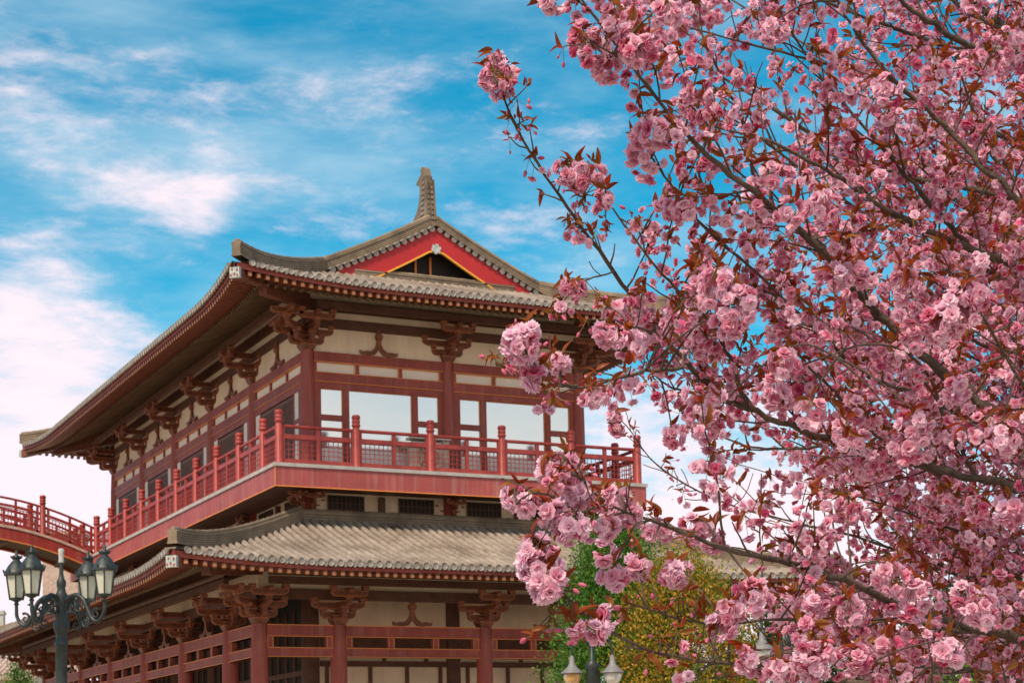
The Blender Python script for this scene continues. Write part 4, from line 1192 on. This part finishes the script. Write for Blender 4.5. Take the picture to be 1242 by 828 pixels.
# limbs traced in the photograph: root end first; (pixels, distance at root, distance at tip, radius at root, radius at tip)
LIMBS = [
 ([(1330, 640), (1244, 591), (1205, 584), (1150, 572), (1094, 558), (1039, 544), (1000, 532), (950, 511), (908, 497), (874, 480), (847, 453), (822, 430), (797, 403), (758, 348), (730, 309), (699, 267), (666, 220), (650, 195), (630, 165), (618, 139), (609, 110), (598, 88)], 7.4, 5.9, .030, .0035),
 ([(908, 497), (894, 455), (874, 409), (847, 375), (813, 345), (786, 312), (758, 273), (734, 240), (714, 214), (706, 200)], 6.6, 6.0, .013, .003),
 ([(1340, 590), (1244, 519), (1178, 480), (1150, 455), (1105, 420), (1067, 384), (1039, 353), (978, 284), (922, 240), (888, 214), (844, 177), (815, 145), (792, 113), (760, 72), (731, 32), (702, 0), (690, -25)], 6.2, 5.5, .030, .004),
 ([(1139, 577), (1094, 552), (1055, 522), (1011, 474), (978, 444), (962, 420)], 7.1, 6.0, .014, .004),
 ([(1183, 576), (1161, 535), (1139, 502), (1114, 474), (1080, 468), (1050, 458), (1030, 440), (1011, 417), (972, 384), (936, 348), (899, 314), (858, 281), (835, 256), (812, 222), (790, 190)], 7.2, 5.8, .014, .004),
 ([(1350, 350), (1244, 328), (1192, 309), (1142, 287), (1094, 264), (1067, 252), (1043, 231), (1005, 210), (967, 187), (935, 169), (890, 160), (850, 150)], 6.9, 6.3, .024, .004),
 ([(1178, 302), (1142, 262), (1113, 230), (1081, 192), (1055, 163), (1026, 128), (1002, 102), (976, 64), (953, 32), (940, 0)], 6.85, 6.4, .015, .004),
 ([(1350, 320), (1242, 248), (1208, 220), (1171, 178), (1148, 154), (1125, 134), (1096, 108), (1061, 73), (1037, 41), (1014, 0), (1000, -30)], 6.3, 5.9, .020, .005),
 ([(1340, 80), (1242, 61), (1201, 61), (1166, 52), (1137, 35), (1113, 17), (1090, 0), (1070, -30)], 6.4, 6.2, .021, .008),
 ([(1340, 130), (1242, 55), (1215, 29), (1175, 0), (1150, -40)], 7.3, 7.2, .030, .010),
 ([(1222, 38), (1186, 23), (1154, 0), (1130, -30)], 7.25, 7.3, .013, .007),
 ([(1350, 800), (1242, 774), (1175, 763), (1120, 744), (1071, 727), (1043, 714), (1010, 698), (966, 685), (917, 674), (868, 663), (829, 645), (796, 633), (769, 625), (735, 612), (708, 590), (690, 565), (684, 548)], 6.2, 4.75, .026, .003),
 ([(1340, 870), (1100, 840), (1000, 820), (928, 809), (857, 802), (813, 796), (774, 787), (738, 768), (711, 746), (686, 724), (672, 705)], 5.9, 4.7, .018, .003),
 ([(1242, 775), (1065, 749), (926, 750), (882, 757), (849, 758), (813, 746), (782, 738), (762, 730)], 6.1, 5.2, .012, .003),
 ([(1360, 850), (1131, 802), (1071, 817), (1010, 821), (963, 820), (900, 813), (860, 822)], 7.0, 5.8, .014, .004),
 ([(1164, 780), (1131, 802), (1100, 830)], 6.3, 6.1, .008, .004),
 ([(1008, 537), (983, 544), (936, 545), (900, 540), (886, 533), (858, 522), (825, 500), (808, 480)], 7.2, 7.3, .010, .003),
 ([(1180, 700), (1040, 650), (916, 622), (863, 605), (838, 590), (813, 577), (786, 560), (772, 533), (764, 512), (748, 505)], 8.2, 7.8, .011, .0025),
 ([(908, 497), (858, 481), (830, 474), (806, 468), (780, 440)], 6.6, 6.5, .009, .003),
 ([(830, 446), (790, 448), (758, 456), (735, 463), (700, 472), (668, 462), (648, 442), (634, 425), (626, 408)], 5.6, 4.9, .009, .003),
 ([(1000, 300), (919, 238), (905, 174), (902, 148), (890, 122), (876, 96), (861, 64), (850, 38), (830, 0), (822, -20)], 6.1, 5.8, .010, .003),
 ([(1010, 80), (914, 55), (879, 46), (832, 32), (790, 20)], 6.6, 6.2, .007, .003),
 ([(1360, 520), (1240, 480), (1215, 420), (1190, 380), (1165, 350)], 5.6, 5.0, .012, .004),
 ([(1150, 520), (1120, 430), (1060, 410), (1010, 430)], 6.5, 5.6, .009, .003),
 ([(735, 612), (700, 622), (668, 640), (650, 665)], 4.85, 4.65, .005, .003),
 ([(700, 622), (672, 600), (640, 596), (628, 610)], 4.8, 4.7, .005, .0025),
 ([(797, 403), (760, 395), (738, 384), (735, 372)], 6.1, 5.9, .005, .0025),
 ([(745, 330), (715, 338), (696, 345)], 6.1, 6.0, .004, .002),
 ([(760, 72), (735, 62), (712, 48)], 5.5, 5.45, .005, .003),
 ([(720, -60), (690, -20), (672, 0)], 5.6, 5.6, .005, .003),
]
twig_paths = []
limb_paths = []
def limb_path(pts, d0, d1, n=None):
    k = len(pts); ln = np.concatenate([[0], np.cumsum([math.dist(a, b) for a, b in zip(pts[:-1], pts[1:])])]); ln /= ln[-1]
    ph = rng.random() * 6
    P = [at(x, y, d0 + (d1 - d0) * f + .12 * math.sin(ph + 5 * f) * math.sin(math.pi * f)) for (x, y), f in zip(pts, ln)]
    return smooth_path(P, max(10, 3 * k))
def add_limb(P, r0, r1):
    n = len(P); f = np.linspace(0, 1, n)
    rad = r0 + (r1 - r0) * f ** .85
    rad = rad * (1 + .10 * rng.normal(size=n))
    w = rng.normal(size=(n, 3)) * np.minimum(.006, rad * .35)[:, None]
    limb_paths.append((P + w, rad))
    mb = MB(); mb.tube(P + w, np.maximum(rad, .002), 9 if r0 > .012 else 6)
    return mb.build('branch', 'bark', cherry, raw=True)
# trunk and scaffold limbs to the right of the frame, where the traced limbs come from
crotch = at(1470, 860, 7.5)
tk = MB(); tk.tube(smooth_path([TB, TB + np.array([.02, .03, .5]), (TB + crotch) / 2 + np.array([.03, 0, 0]), crotch], 16), np.linspace(.17, .11, 16) * (1 + .05 * rng.normal(size=16)), 16)
tk.build('trunk', 'bark', cherry, raw=True)
for pts, d0, d1, r0, r1 in (([(1470, 860), (1430, 760), (1385, 690), (1330, 640)], 7.5, 7.4, .075, .038), ([(1475, 870), (1440, 780), (1400, 670), (1340, 590)], 7.5, 6.2, .07, .032),
                            ([(1470, 850), (1460, 640), (1420, 450), (1350, 350)], 7.5, 6.9, .08, .03), ([(1450, 640), (1410, 480), (1350, 320)], 7.4, 6.3, .05, .022),
                            ([(1450, 560), (1440, 330), (1400, 180), (1340, 80)], 7.3, 6.4, .05, .022), ([(1470, 840), (1480, 500), (1430, 250), (1340, 130)], 7.6, 7.3, .07, .03),
                            ([(1470, 900), (1420, 840), (1350, 800)], 7.4, 6.2, .06, .027), ([(1470, 920), (1410, 890), (1340, 870)], 7.4, 5.9, .05, .02), ([(1450, 880), (1400, 800), (1360, 520)], 7.4, 5.6, .04, .012),
                            ([(1470, 850), (1560, 600), (1600, 300)], 7.5, 8.2, .08, .03), ([(1470, 850), (1540, 700), (1680, 500)], 7.5, 7.0, .07, .02)):
    P = limb_path(pts, d0, d1, 14); add_limb(P, r0, r1); limb_paths.pop()
traced = []
for pts, d0, d1, r0, r1 in LIMBS:
    P = limb_path(pts, d0, d1); add_limb(P, r0 * .78, max(.0022, r1 * .8)); traced.append(len(limb_paths) - 1)
# limbs deeper in the crown
XB = np.array([(-80, 690), (0, 700), (60, 735), (130, 770), (200, 775), (260, 765), (300, 745), (350, 750), (400, 755), (430, 765), (470, 795), (500, 815), (550, 845), (600, 860), (640, 850), (680, 872), (720, 885), (760, 915), (830, 930), (900, 930)])
xb = lambda y: np.interp(y, XB[:, 0], XB[:, 1])
n_deep = 46
for k in range(n_deep):
    y1 = rng.uniform(-60, 840); x1 = rng.uniform(xb(y1) + 10, 1330)
    y0 = np.clip(y1 + rng.uniform(60, 330), -20, 900); x0 = max(x1 + 150, rng.uniform(1260, 1420))
    dA = rng.uniform(7.3, 9.0); dB = rng.uniform(7.0, 10.6)
    xm, ym = (x0 + x1) / 2 + rng.uniform(-50, 50), (y0 + y1) / 2 + rng.uniform(0, 70)
    add_limb(limb_path([(x0, y0), ((x0 + xm) / 2, (y0 + ym) / 2 + 12), (xm, ym), ((x1 + xm) / 2, (y1 + ym) / 2 - 6), (x1, y1)], dA, dB), rng.uniform(.009, .018), .003)
# twigs and flower sites
sites, sdirs, smass = [], [], []
tw = MB()
LIMB_N = len(limb_paths)
for li, (P, rad) in enumerate(limb_paths):
    seg = np.linalg.norm(np.diff(P, axis=0), axis=1); cum = np.concatenate([[0], np.cumsum(seg)]); L_ = cum[-1]
    is_tr = li in traced
    thin = 1.0
    s = .05
    while s < L_ - .01:
        i = min(len(seg) - 1, np.searchsorted(cum, s) - 1 if s > 0 else 0); f = (s - cum[i]) / seg[i]
        p = P[i] + (P[i + 1] - P[i]) * f; t = (P[i + 1] - P[i]) / seg[i]; r = rad[i]
        frac = s / L_
        px, py, pw = proj(p)
        inside = px > xb(py) + 8
        d = t * rng.uniform(.25, .9) + rdir(1)[0] * .75 + np.array([0, 0, .22]); d /= np.linalg.norm(d)
        ln = rng.uniform(.12, .46) if inside else rng.uniform(.03, .12)
        if r > .022: ln *= 1.3
        n = 5; Q = [p]
        dd = d.copy()
        for _ in range(n):
            dd = dd + rdir(1)[0] * .18 + np.array([0, 0, .03]); dd /= np.linalg.norm(dd); Q.append(Q[-1] + dd * ln / n)
        tip = proj(Q[-1])
        if inside and tip[0] < xb(tip[1]) - 5: s += .02; continue
        tw.tube(Q, np.linspace(min(r * .7, .0042), .0018, n + 1), 5, cap=False)
        m = max(1, int(ln / .085))
        for k in range(m):
            q = 1 - k / max(1, m) * .85 if m > 1 else 1
            j = min(n - 1, int(q * n - 1e-6)); sites.append(Q[j] + (Q[j + 1] - Q[j]) * (q * n - j)); sdirs.append(dd)
        s += rng.uniform(.045, .11) if inside else rng.uniform(.022, .05)
    sites.append(P[-1]); sdirs.append(P[-1] - P[-2])
o_tw = tw.build('twigs', 'bark', cherry, raw=True); o_tw['kind'] = 'stuff'
sites = np.array(sites); sdirs = np.array(sdirs); sdirs /= np.linalg.norm(sdirs, axis=1)[:, None]
# keep what can be seen plus a margin round the frame
q = (sites - CAM); w = q @ cF; sx_ = CX + F_PX * (q @ cR) / w; sy_ = CY - F_PX * (q @ cU) / w
keep = (sx_ < 1400) & (sy_ > -110) & (sy_ < 930)
gap = 1 - .62 * np.exp(-(((sx_ - 925) / 95) ** 2 + ((sy_ - 90) / 130) ** 2)) - .55 * np.exp(-(((sx_ - 930) / 70) ** 2 + ((sy_ - 590) / 90) ** 2)) - .45 * np.exp(-(((sx_ - 880) / 80) ** 2 + ((sy_ - 790) / 70) ** 2)) - .7 * np.exp(-(((sx_ - 1145) / 60) ** 2 + ((sy_ - 812) / 28) ** 2))
edge = (sx_ < xb(sy_) + 8)
pk = np.where(edge, np.where(sy_ > 480, .5, .9), np.clip(gap, .2, 1) * .85)
keep &= rng.random(len(sites)) < pk
sites, sdirs, sx_, sy_, edge, w = sites[keep], sdirs[keep], sx_[keep], sy_[keep], edge[keep], w[keep]

# petals, flowers
def petal(l, wd, cup, notch=.12, nu=2, nv=3):
    """petal along +y from the centre, rising in z"""
    v, t = [], []
    for i in range(nv + 1):
        f = i / nv; ww = wd * (.30 + .95 * math.sin(f * math.pi * .62) ** .9) * .5
        for k in range(nu + 1):
            g_ = k / nu * 2 - 1
            y = l * f * (1 - notch * (1 - abs(g_)) * (f > .9) - .10 * g_ * g_ * f)
            v.append((g_ * ww, y, cup * l * (1 - (1 - f) ** 2) * .5 - .12 * l * f * f + .16 * l * abs(g_) * f)); t.append(.16 + .66 * f)
    q = [(i * (nu + 1) + k, i * (nu + 1) + k + 1, (i + 1) * (nu + 1) + k + 1, (i + 1) * (nu + 1) + k) for i in range(nv) for k in range(nu)]
    return np.array(v), np.array(q), np.array(t)
def flower(seed, rings, nu, nv):
    r = np.random.default_rng(seed); parts = []
    for (n, l, wd, tilt, z0) in rings:
        a0 = r.random() * 6
        for k in range(n):
            v, qd, t = petal(l * r.uniform(.85, 1.12), wd * r.uniform(.85, 1.15), r.uniform(.2, .7), r.uniform(.05, .2), nu, nv)
            v = v.copy(); v[:, 2] += r.normal(size=len(v)) * .035 * l
            ti = tilt + r.normal() * .16
            ca, sa = math.cos(ti), math.sin(ti)
            y, z = v[:, 1] * ca - v[:, 2] * sa, v[:, 1] * sa + v[:, 2] * ca
            tw_ = r.normal() * .25; x = v[:, 0] * math.cos(tw_); z = z + v[:, 0] * math.sin(tw_)
            a = a0 + 2 * math.pi * k / n + r.normal() * .12
            V = np.stack([x * math.cos(a) - y * math.sin(a), x * math.sin(a) + y * math.cos(a), z + z0], 1)
            parts.append((V, qd, t + r.normal() * .08))
    return cat(parts)
HI = [flower(s, [(8, .52, .42, .05, -.02), (8, .48, .40, .42, 0), (7, .42, .36, .80, .03), (5, .32, .30, 1.15, .05)], 2, 3) for s in range(4)]
LO = [flower(s + 10, [(7, .52, .50, .10, -.02), (6, .45, .46, .62, 0), (4, .34, .42, 1.05, .04)], 2, 2) for s in range(4)]
def bud_t(n=6):
    v, t = [], []
    prof = [(0.02, 0), (.16, .12), (.22, .34), (.17, .58), (.05, .74)]
    for r, z in prof:
        for k in range(n): a = 2 * math.pi * k / n + z; v.append((r * math.cos(a), r * math.sin(a), z)); t.append(.2 + z * .5)
    q = [(i * n + k, i * n + (k + 1) % n, (i + 1) * n + (k + 1) % n, (i + 1) * n + k) for i in range(len(prof) - 1) for k in range(n)]
    return np.array(v), np.array(q), np.array(t)
BUD = bud_t()
LEAF = [leaf_t(4, .20, .12, .16), leaf_t(4, .22, .38, .12), leaf_t(5, .21, .70, .20)]
def tubes(A, B, r0, sag=.15):
    """thin 3-sided stalks from A to B"""
    n = len(A); d = B - A; X, Y, Z = frames(d); V = []
    for f in (0, .5, 1):
        c = A + d * f; c = c + np.array([0, 0, -1]) * (np.linalg.norm(d, axis=1) * sag * (f * (1 - f)) * 2)[:, None]
        for k in range(3):
            a = 2 * math.pi * k / 3; V.append(c + r0 * (X * math.cos(a) + Y * math.sin(a)))
    V = np.stack(V, 1); q = np.array([(i * 3 + k, i * 3 + (k + 1) % 3, (i + 1) * 3 + (k + 1) % 3, (i + 1) * 3 + k) for i in range(2) for k in range(3)])
    return V.reshape(-1, 3), (q[None] + (np.arange(n) * 9)[:, None, None]).reshape(-1, 4), np.full(n * 9, .5)

# hero clusters seen in the photograph: (x, y, distance, flowers, radius in px)
HERO = [(628, 418, 4.9, 9, 26), (640, 405, 4.9, 4, 16), (655, 688, 4.68, 9, 30), (662, 712, 4.66, 7, 24), (648, 668, 4.68, 5, 20), (690, 640, 4.75, 7, 24), (672, 625, 4.75, 6, 20), (626, 604, 4.75, 5, 18), (640, 612, 4.75, 4, 14),
        (686, 575, 4.85, 6, 22), (668, 566, 4.85, 4, 18), (700, 600, 4.85, 5, 18), (745, 610, 5.0, 7, 24), (762, 622, 5.0, 6, 20), (735, 640, 4.95, 4, 15), (648, 458, 5.0, 4, 16), (643, 446, 5.0, 3, 12), (680, 440, 5.1, 3, 11), (720, 482, 5.3, 4, 15),
        (735, 668, 5.1, 4, 16), (745, 700, 5.0, 4, 16), (775, 688, 5.3, 5, 15), (820, 695, 5.6, 6, 18), (736, 748, 4.8, 3, 13), (722, 764, 4.75, 3, 13), (697, 760, 4.7, 2, 8),
        (870, 350, 5.2, 11, 34), (895, 372, 5.2, 10, 32), (885, 392, 5.2, 6, 24), (850, 340, 5.3, 5, 20), (1160, 380, 5.0, 10, 32), (1178, 362, 5.0, 6, 20), (1140, 395, 5.0, 7, 24), (1000, 250, 5.7, 7, 24), (960, 258, 5.7, 5, 20), (948, 215, 5.8, 4, 18),
        (1020, 335, 5.8, 5, 18), (1040, 330, 5.8, 4, 14), (700, 215, 6.0, 6, 20), (688, 210, 6.0, 4, 16), (722, 210, 6.0, 3, 12), (735, 240, 6.0, 3, 12), (600, 80, 6.0, 3, 12), (592, 97, 6.0, 3, 12), (608, 108, 6.0, 4, 12), (598, 70, 6.0, 2, 8),
        (705, 48, 5.5, 6, 20), (722, 62, 5.5, 6, 20), (735, 85, 5.5, 5, 18), (770, 62, 5.4, 7, 22), (785, 58, 5.4, 4, 16), (812, 15, 5.3, 5, 18), (760, 40, 5.5, 4, 15), (668, 3, 5.6, 3, 14), (790, 160, 5.6, 7, 24), (775, 185, 5.7, 6, 22), (815, 165, 5.6, 5, 18),
        (690, 347, 6.0, 3, 9), (700, 350, 6.0, 3, 9), (735, 408, 5.7, 5, 16), (765, 418, 5.8, 7, 22), (760, 470, 5.9, 6, 20), (820, 400, 5.8, 6, 18), (745, 505, 7.6, 3, 7), (748, 520, 7.6, 3, 6),
        (850, 500, 6.0, 5, 20), (862, 520, 6.0, 4, 16), (815, 530, 6.4, 4, 14), (950, 440, 5.6, 6, 22), (940, 480, 5.7, 8, 26), (1030, 615, 5.8, 6, 22), (1010, 640, 5.8, 5, 18), (912, 722, 5.2, 7, 26), (885, 745, 5.2, 5, 18), (875, 760, 5.2, 5, 20), (978, 795, 5.1, 6, 20),
        (985, 810, 5.1, 5, 18), (945, 815, 5.1, 4, 15), (905, 800, 5.1, 4, 16), (1110, 725, 5.5, 8, 30), (1080, 700, 5.5, 6, 24), (1030, 740, 5.4, 5, 20), (1190, 740, 5.3, 7, 26), (1170, 720, 5.4, 5, 20), (1225, 620, 5.2, 6, 22), (1215, 530, 5.1, 6, 22), (1110, 520, 5.5, 8, 28), (1100, 545, 5.5, 6, 22),
        (1150, 790, 5.0, 5, 20), (1040, 800, 5.3, 5, 20), (990, 730, 5.4, 5, 20), (840, 640, 5.3, 6, 20), (865, 655, 5.3, 5, 18), (800, 640, 5.2, 4, 16), (985, 500, 5.8, 5, 20), (1160, 470, 5.3, 4, 18), (1075, 110, 5.8, 6, 20), (940, 40, 6.0, 5, 18), (1100, 380, 5.3, 4, 16)]
hero_pos = np.array([at(x, y, d) for x, y, d, n, r in HERO])
hero_rad = np.array([r * .86 * d / F_PX for x, y, d, n, r in HERO]); hero_n = [h[3] for h in HERO]

def cluster(c, nfl, rad, hi, spur):
    """one hanging bunch: flowers on a loose ball round c, stalks to the spur, a few buds"""
    fl, bd, st = [], [], []
    n = nfl
    d = rdir(n * 3); d = d[d[:, 2] < .75][:n]; n = len(d)
    # spread evenly
    for _ in range(6):
        df = d[:, None] - d[None]; r2 = (df ** 2).sum(2) + np.eye(n); d = d + (df / r2[:, :, None] ** 1.5).sum(1) * .06; d /= np.linalg.norm(d, axis=1)[:, None]
    size = rng.uniform(.038, .056, n) if hi else rng.uniform(.026, .050, n)
    pos = c + d * np.maximum(rad[None] * rng.uniform(.55, .85, n) if np.ndim(rad) else rad * rng.uniform(.55, .98, n), .012)[:, None]
    nrm = d + rng.normal(size=d.shape) * .35 + np.array([0, 0, -.1])
    return pos, nrm, size
def emit(F_pos, F_nrm, F_size, templates, pale=0.0):
    parts = []
    k = rng.integers(0, len(templates), len(F_pos))
    X, Y, Z = frames(F_nrm)
    tj = rng.normal(size=len(F_pos)) * .27 + .03 + pale
    for i, T in enumerate(templates):
        s = k == i
        if s.any(): parts.append(instance(T[0], T[1], T[2], F_pos[s], X[s], Y[s], Z[s], F_size[s], tj[s]))
    return cat(parts)
def link_np(name, data, mats, parent, smooth=True, kind=None):
    V, Fq, T = data
    me = np_mesh(name, V - base_of(parent), Fq, T, mats, smooth); o = bpy.data.objects.new(name, me); COL.objects.link(o); o.parent = parent
    if kind: o['kind'] = kind
    return o

leaf_p, leaf_y, leaf_s = [], [], []
st_a, st_b = [], []
def nearest_limb(p):
    b, bd_ = None, 9e9
    for P, r in limb_paths:
        dd = np.linalg.norm(P - p, axis=1); j = dd.argmin()
        if dd[j] < bd_: bd_, b = dd[j], P[j]
    return b, bd_
# the nearest bunches: each a part of its own
spur_tw = MB()
for i, c in enumerate(hero_pos):
    b, dist_ = nearest_limb(c)
    sp_ = c + np.array([0, 0, hero_rad[i] * .9])
    if dist_ < .9:
        mid = (b + sp_) / 2 + np.array([0, 0, .05 * dist_ + .01]) + rng.normal(size=3) * .01
        spur_tw.tube(smooth_path([b, mid, sp_], 7), np.linspace(.004, .0022, 7), 5, cap=False)
    pos, nrm, size = cluster(c, int(hero_n[i] * 1.5 + .5), hero_rad[i], True, sp_)
    link_np('blossom_cluster', emit(pos, nrm, size, HI, .22 if HERO[i][0] < 800 and HERO[i][1] > 390 else .08), [M['petal']], cherry)  # left bunches tinted paler: near-white highlights put into the petal colour
    for p in pos: st_a.append(sp_); st_b.append(p)
    for _ in range(rng.integers(3, 6)):
        leaf_p.append(sp_ + rng.normal(size=3) * .006); y = rdir(1)[0] + np.array([0, 0, .55]) - .2 * cR; leaf_y.append(y / np.linalg.norm(y)); leaf_s.append(rng.uniform(.034, .062))
spur_tw.build('spurs', 'bark', cherry, raw=True)['kind'] = 'stuff'
# all other flowers: one mass
fp_, fn_, fs_ = [], [], []
bp_, bn_ = [], []
for i in range(len(sites)):
    p = sites[i]; r0 = rng.random()
    full = r0 < ((.22 if sy_[i] > 480 else .34) if edge[i] else .82)
    if full:
        n = int(rng.integers(2, 4)) if edge[i] else int(rng.integers(3, 9))
        rad = .021 + .0062 * n
        c = p + np.array([0, 0, -.02 - rng.random() * .03]) + rdir(1)[0] * .015
        pos, nrm, size = cluster(c, n, rad, False, p)
        fp_.append(pos); fn_.append(nrm); fs_.append(size)
        for q in pos[:3]: st_a.append(p); st_b.append(q)
    nb = rng.integers(1, 4) if (not full or rng.random() < .35) else 0
    for _ in range(nb):
        dn = rdir(1)[0] + np.array([0, 0, -.8]); dn /= np.linalg.norm(dn); q = p + dn * rng.uniform(.025, .05)
        bp_.append(q); bn_.append(dn); st_a.append(p); st_b.append(q)
    for _ in range(rng.integers(3, 7)):
        leaf_p.append(p + rng.normal(size=3) * .008); y = rdir(1)[0] + sdirs[i] * .5 + np.array([0, 0, .25]); leaf_y.append(y / np.linalg.norm(y)); leaf_s.append(rng.uniform(.022, .045) if edge[i] else rng.uniform(.026, .060))
fp_, fn_, fs_ = np.concatenate(fp_), np.concatenate(fn_), np.concatenate(fs_)
dep = (fp_ - CAM) @ cF; near = dep < 6.3
link_np('blossom', cat([emit(fp_[near], fn_[near], fs_[near], HI), emit(fp_[~near], fn_[~near], fs_[~near], LO)]), [M['petal']], cherry, kind='stuff')
bp_, bn_ = np.array(bp_), np.array(bn_); X, Y, Z = frames(bn_)
link_np('buds', instance(*BUD, bp_, X, Y, Z, rng.uniform(.018, .034, len(bp_)), rng.normal(size=len(bp_)) * .2), [M['bud']], cherry, kind='stuff')
link_np('flower_stalks', tubes(np.array(st_a), np.array(st_b), .0009), [M['stalk']], cherry, False, kind='stuff')
leaf_p, leaf_y, leaf_s = np.array(leaf_p), np.array(leaf_y), np.array(leaf_s)
z = rdir(len(leaf_p)) + np.array([0, 0, .6]); z -= leaf_y * (z * leaf_y).sum(1)[:, None]; z /= np.linalg.norm(z, axis=1)[:, None]
lk = rng.integers(0, 3, len(leaf_p)); lx_ = np.cross(leaf_y, z); lt_ = rng.normal(size=len(leaf_p)) * .3
link_np('foliage', cat([instance(*LEAF[k], leaf_p[lk == k], lx_[lk == k], leaf_y[lk == k], z[lk == k], leaf_s[lk == k], lt_[lk == k]) for k in range(3)]), [M['bronze']], cherry, kind='stuff')
print('flowers', len(fp_), 'near', near.sum(), 'leaves', len(leaf_p), 'sites', len(sites))
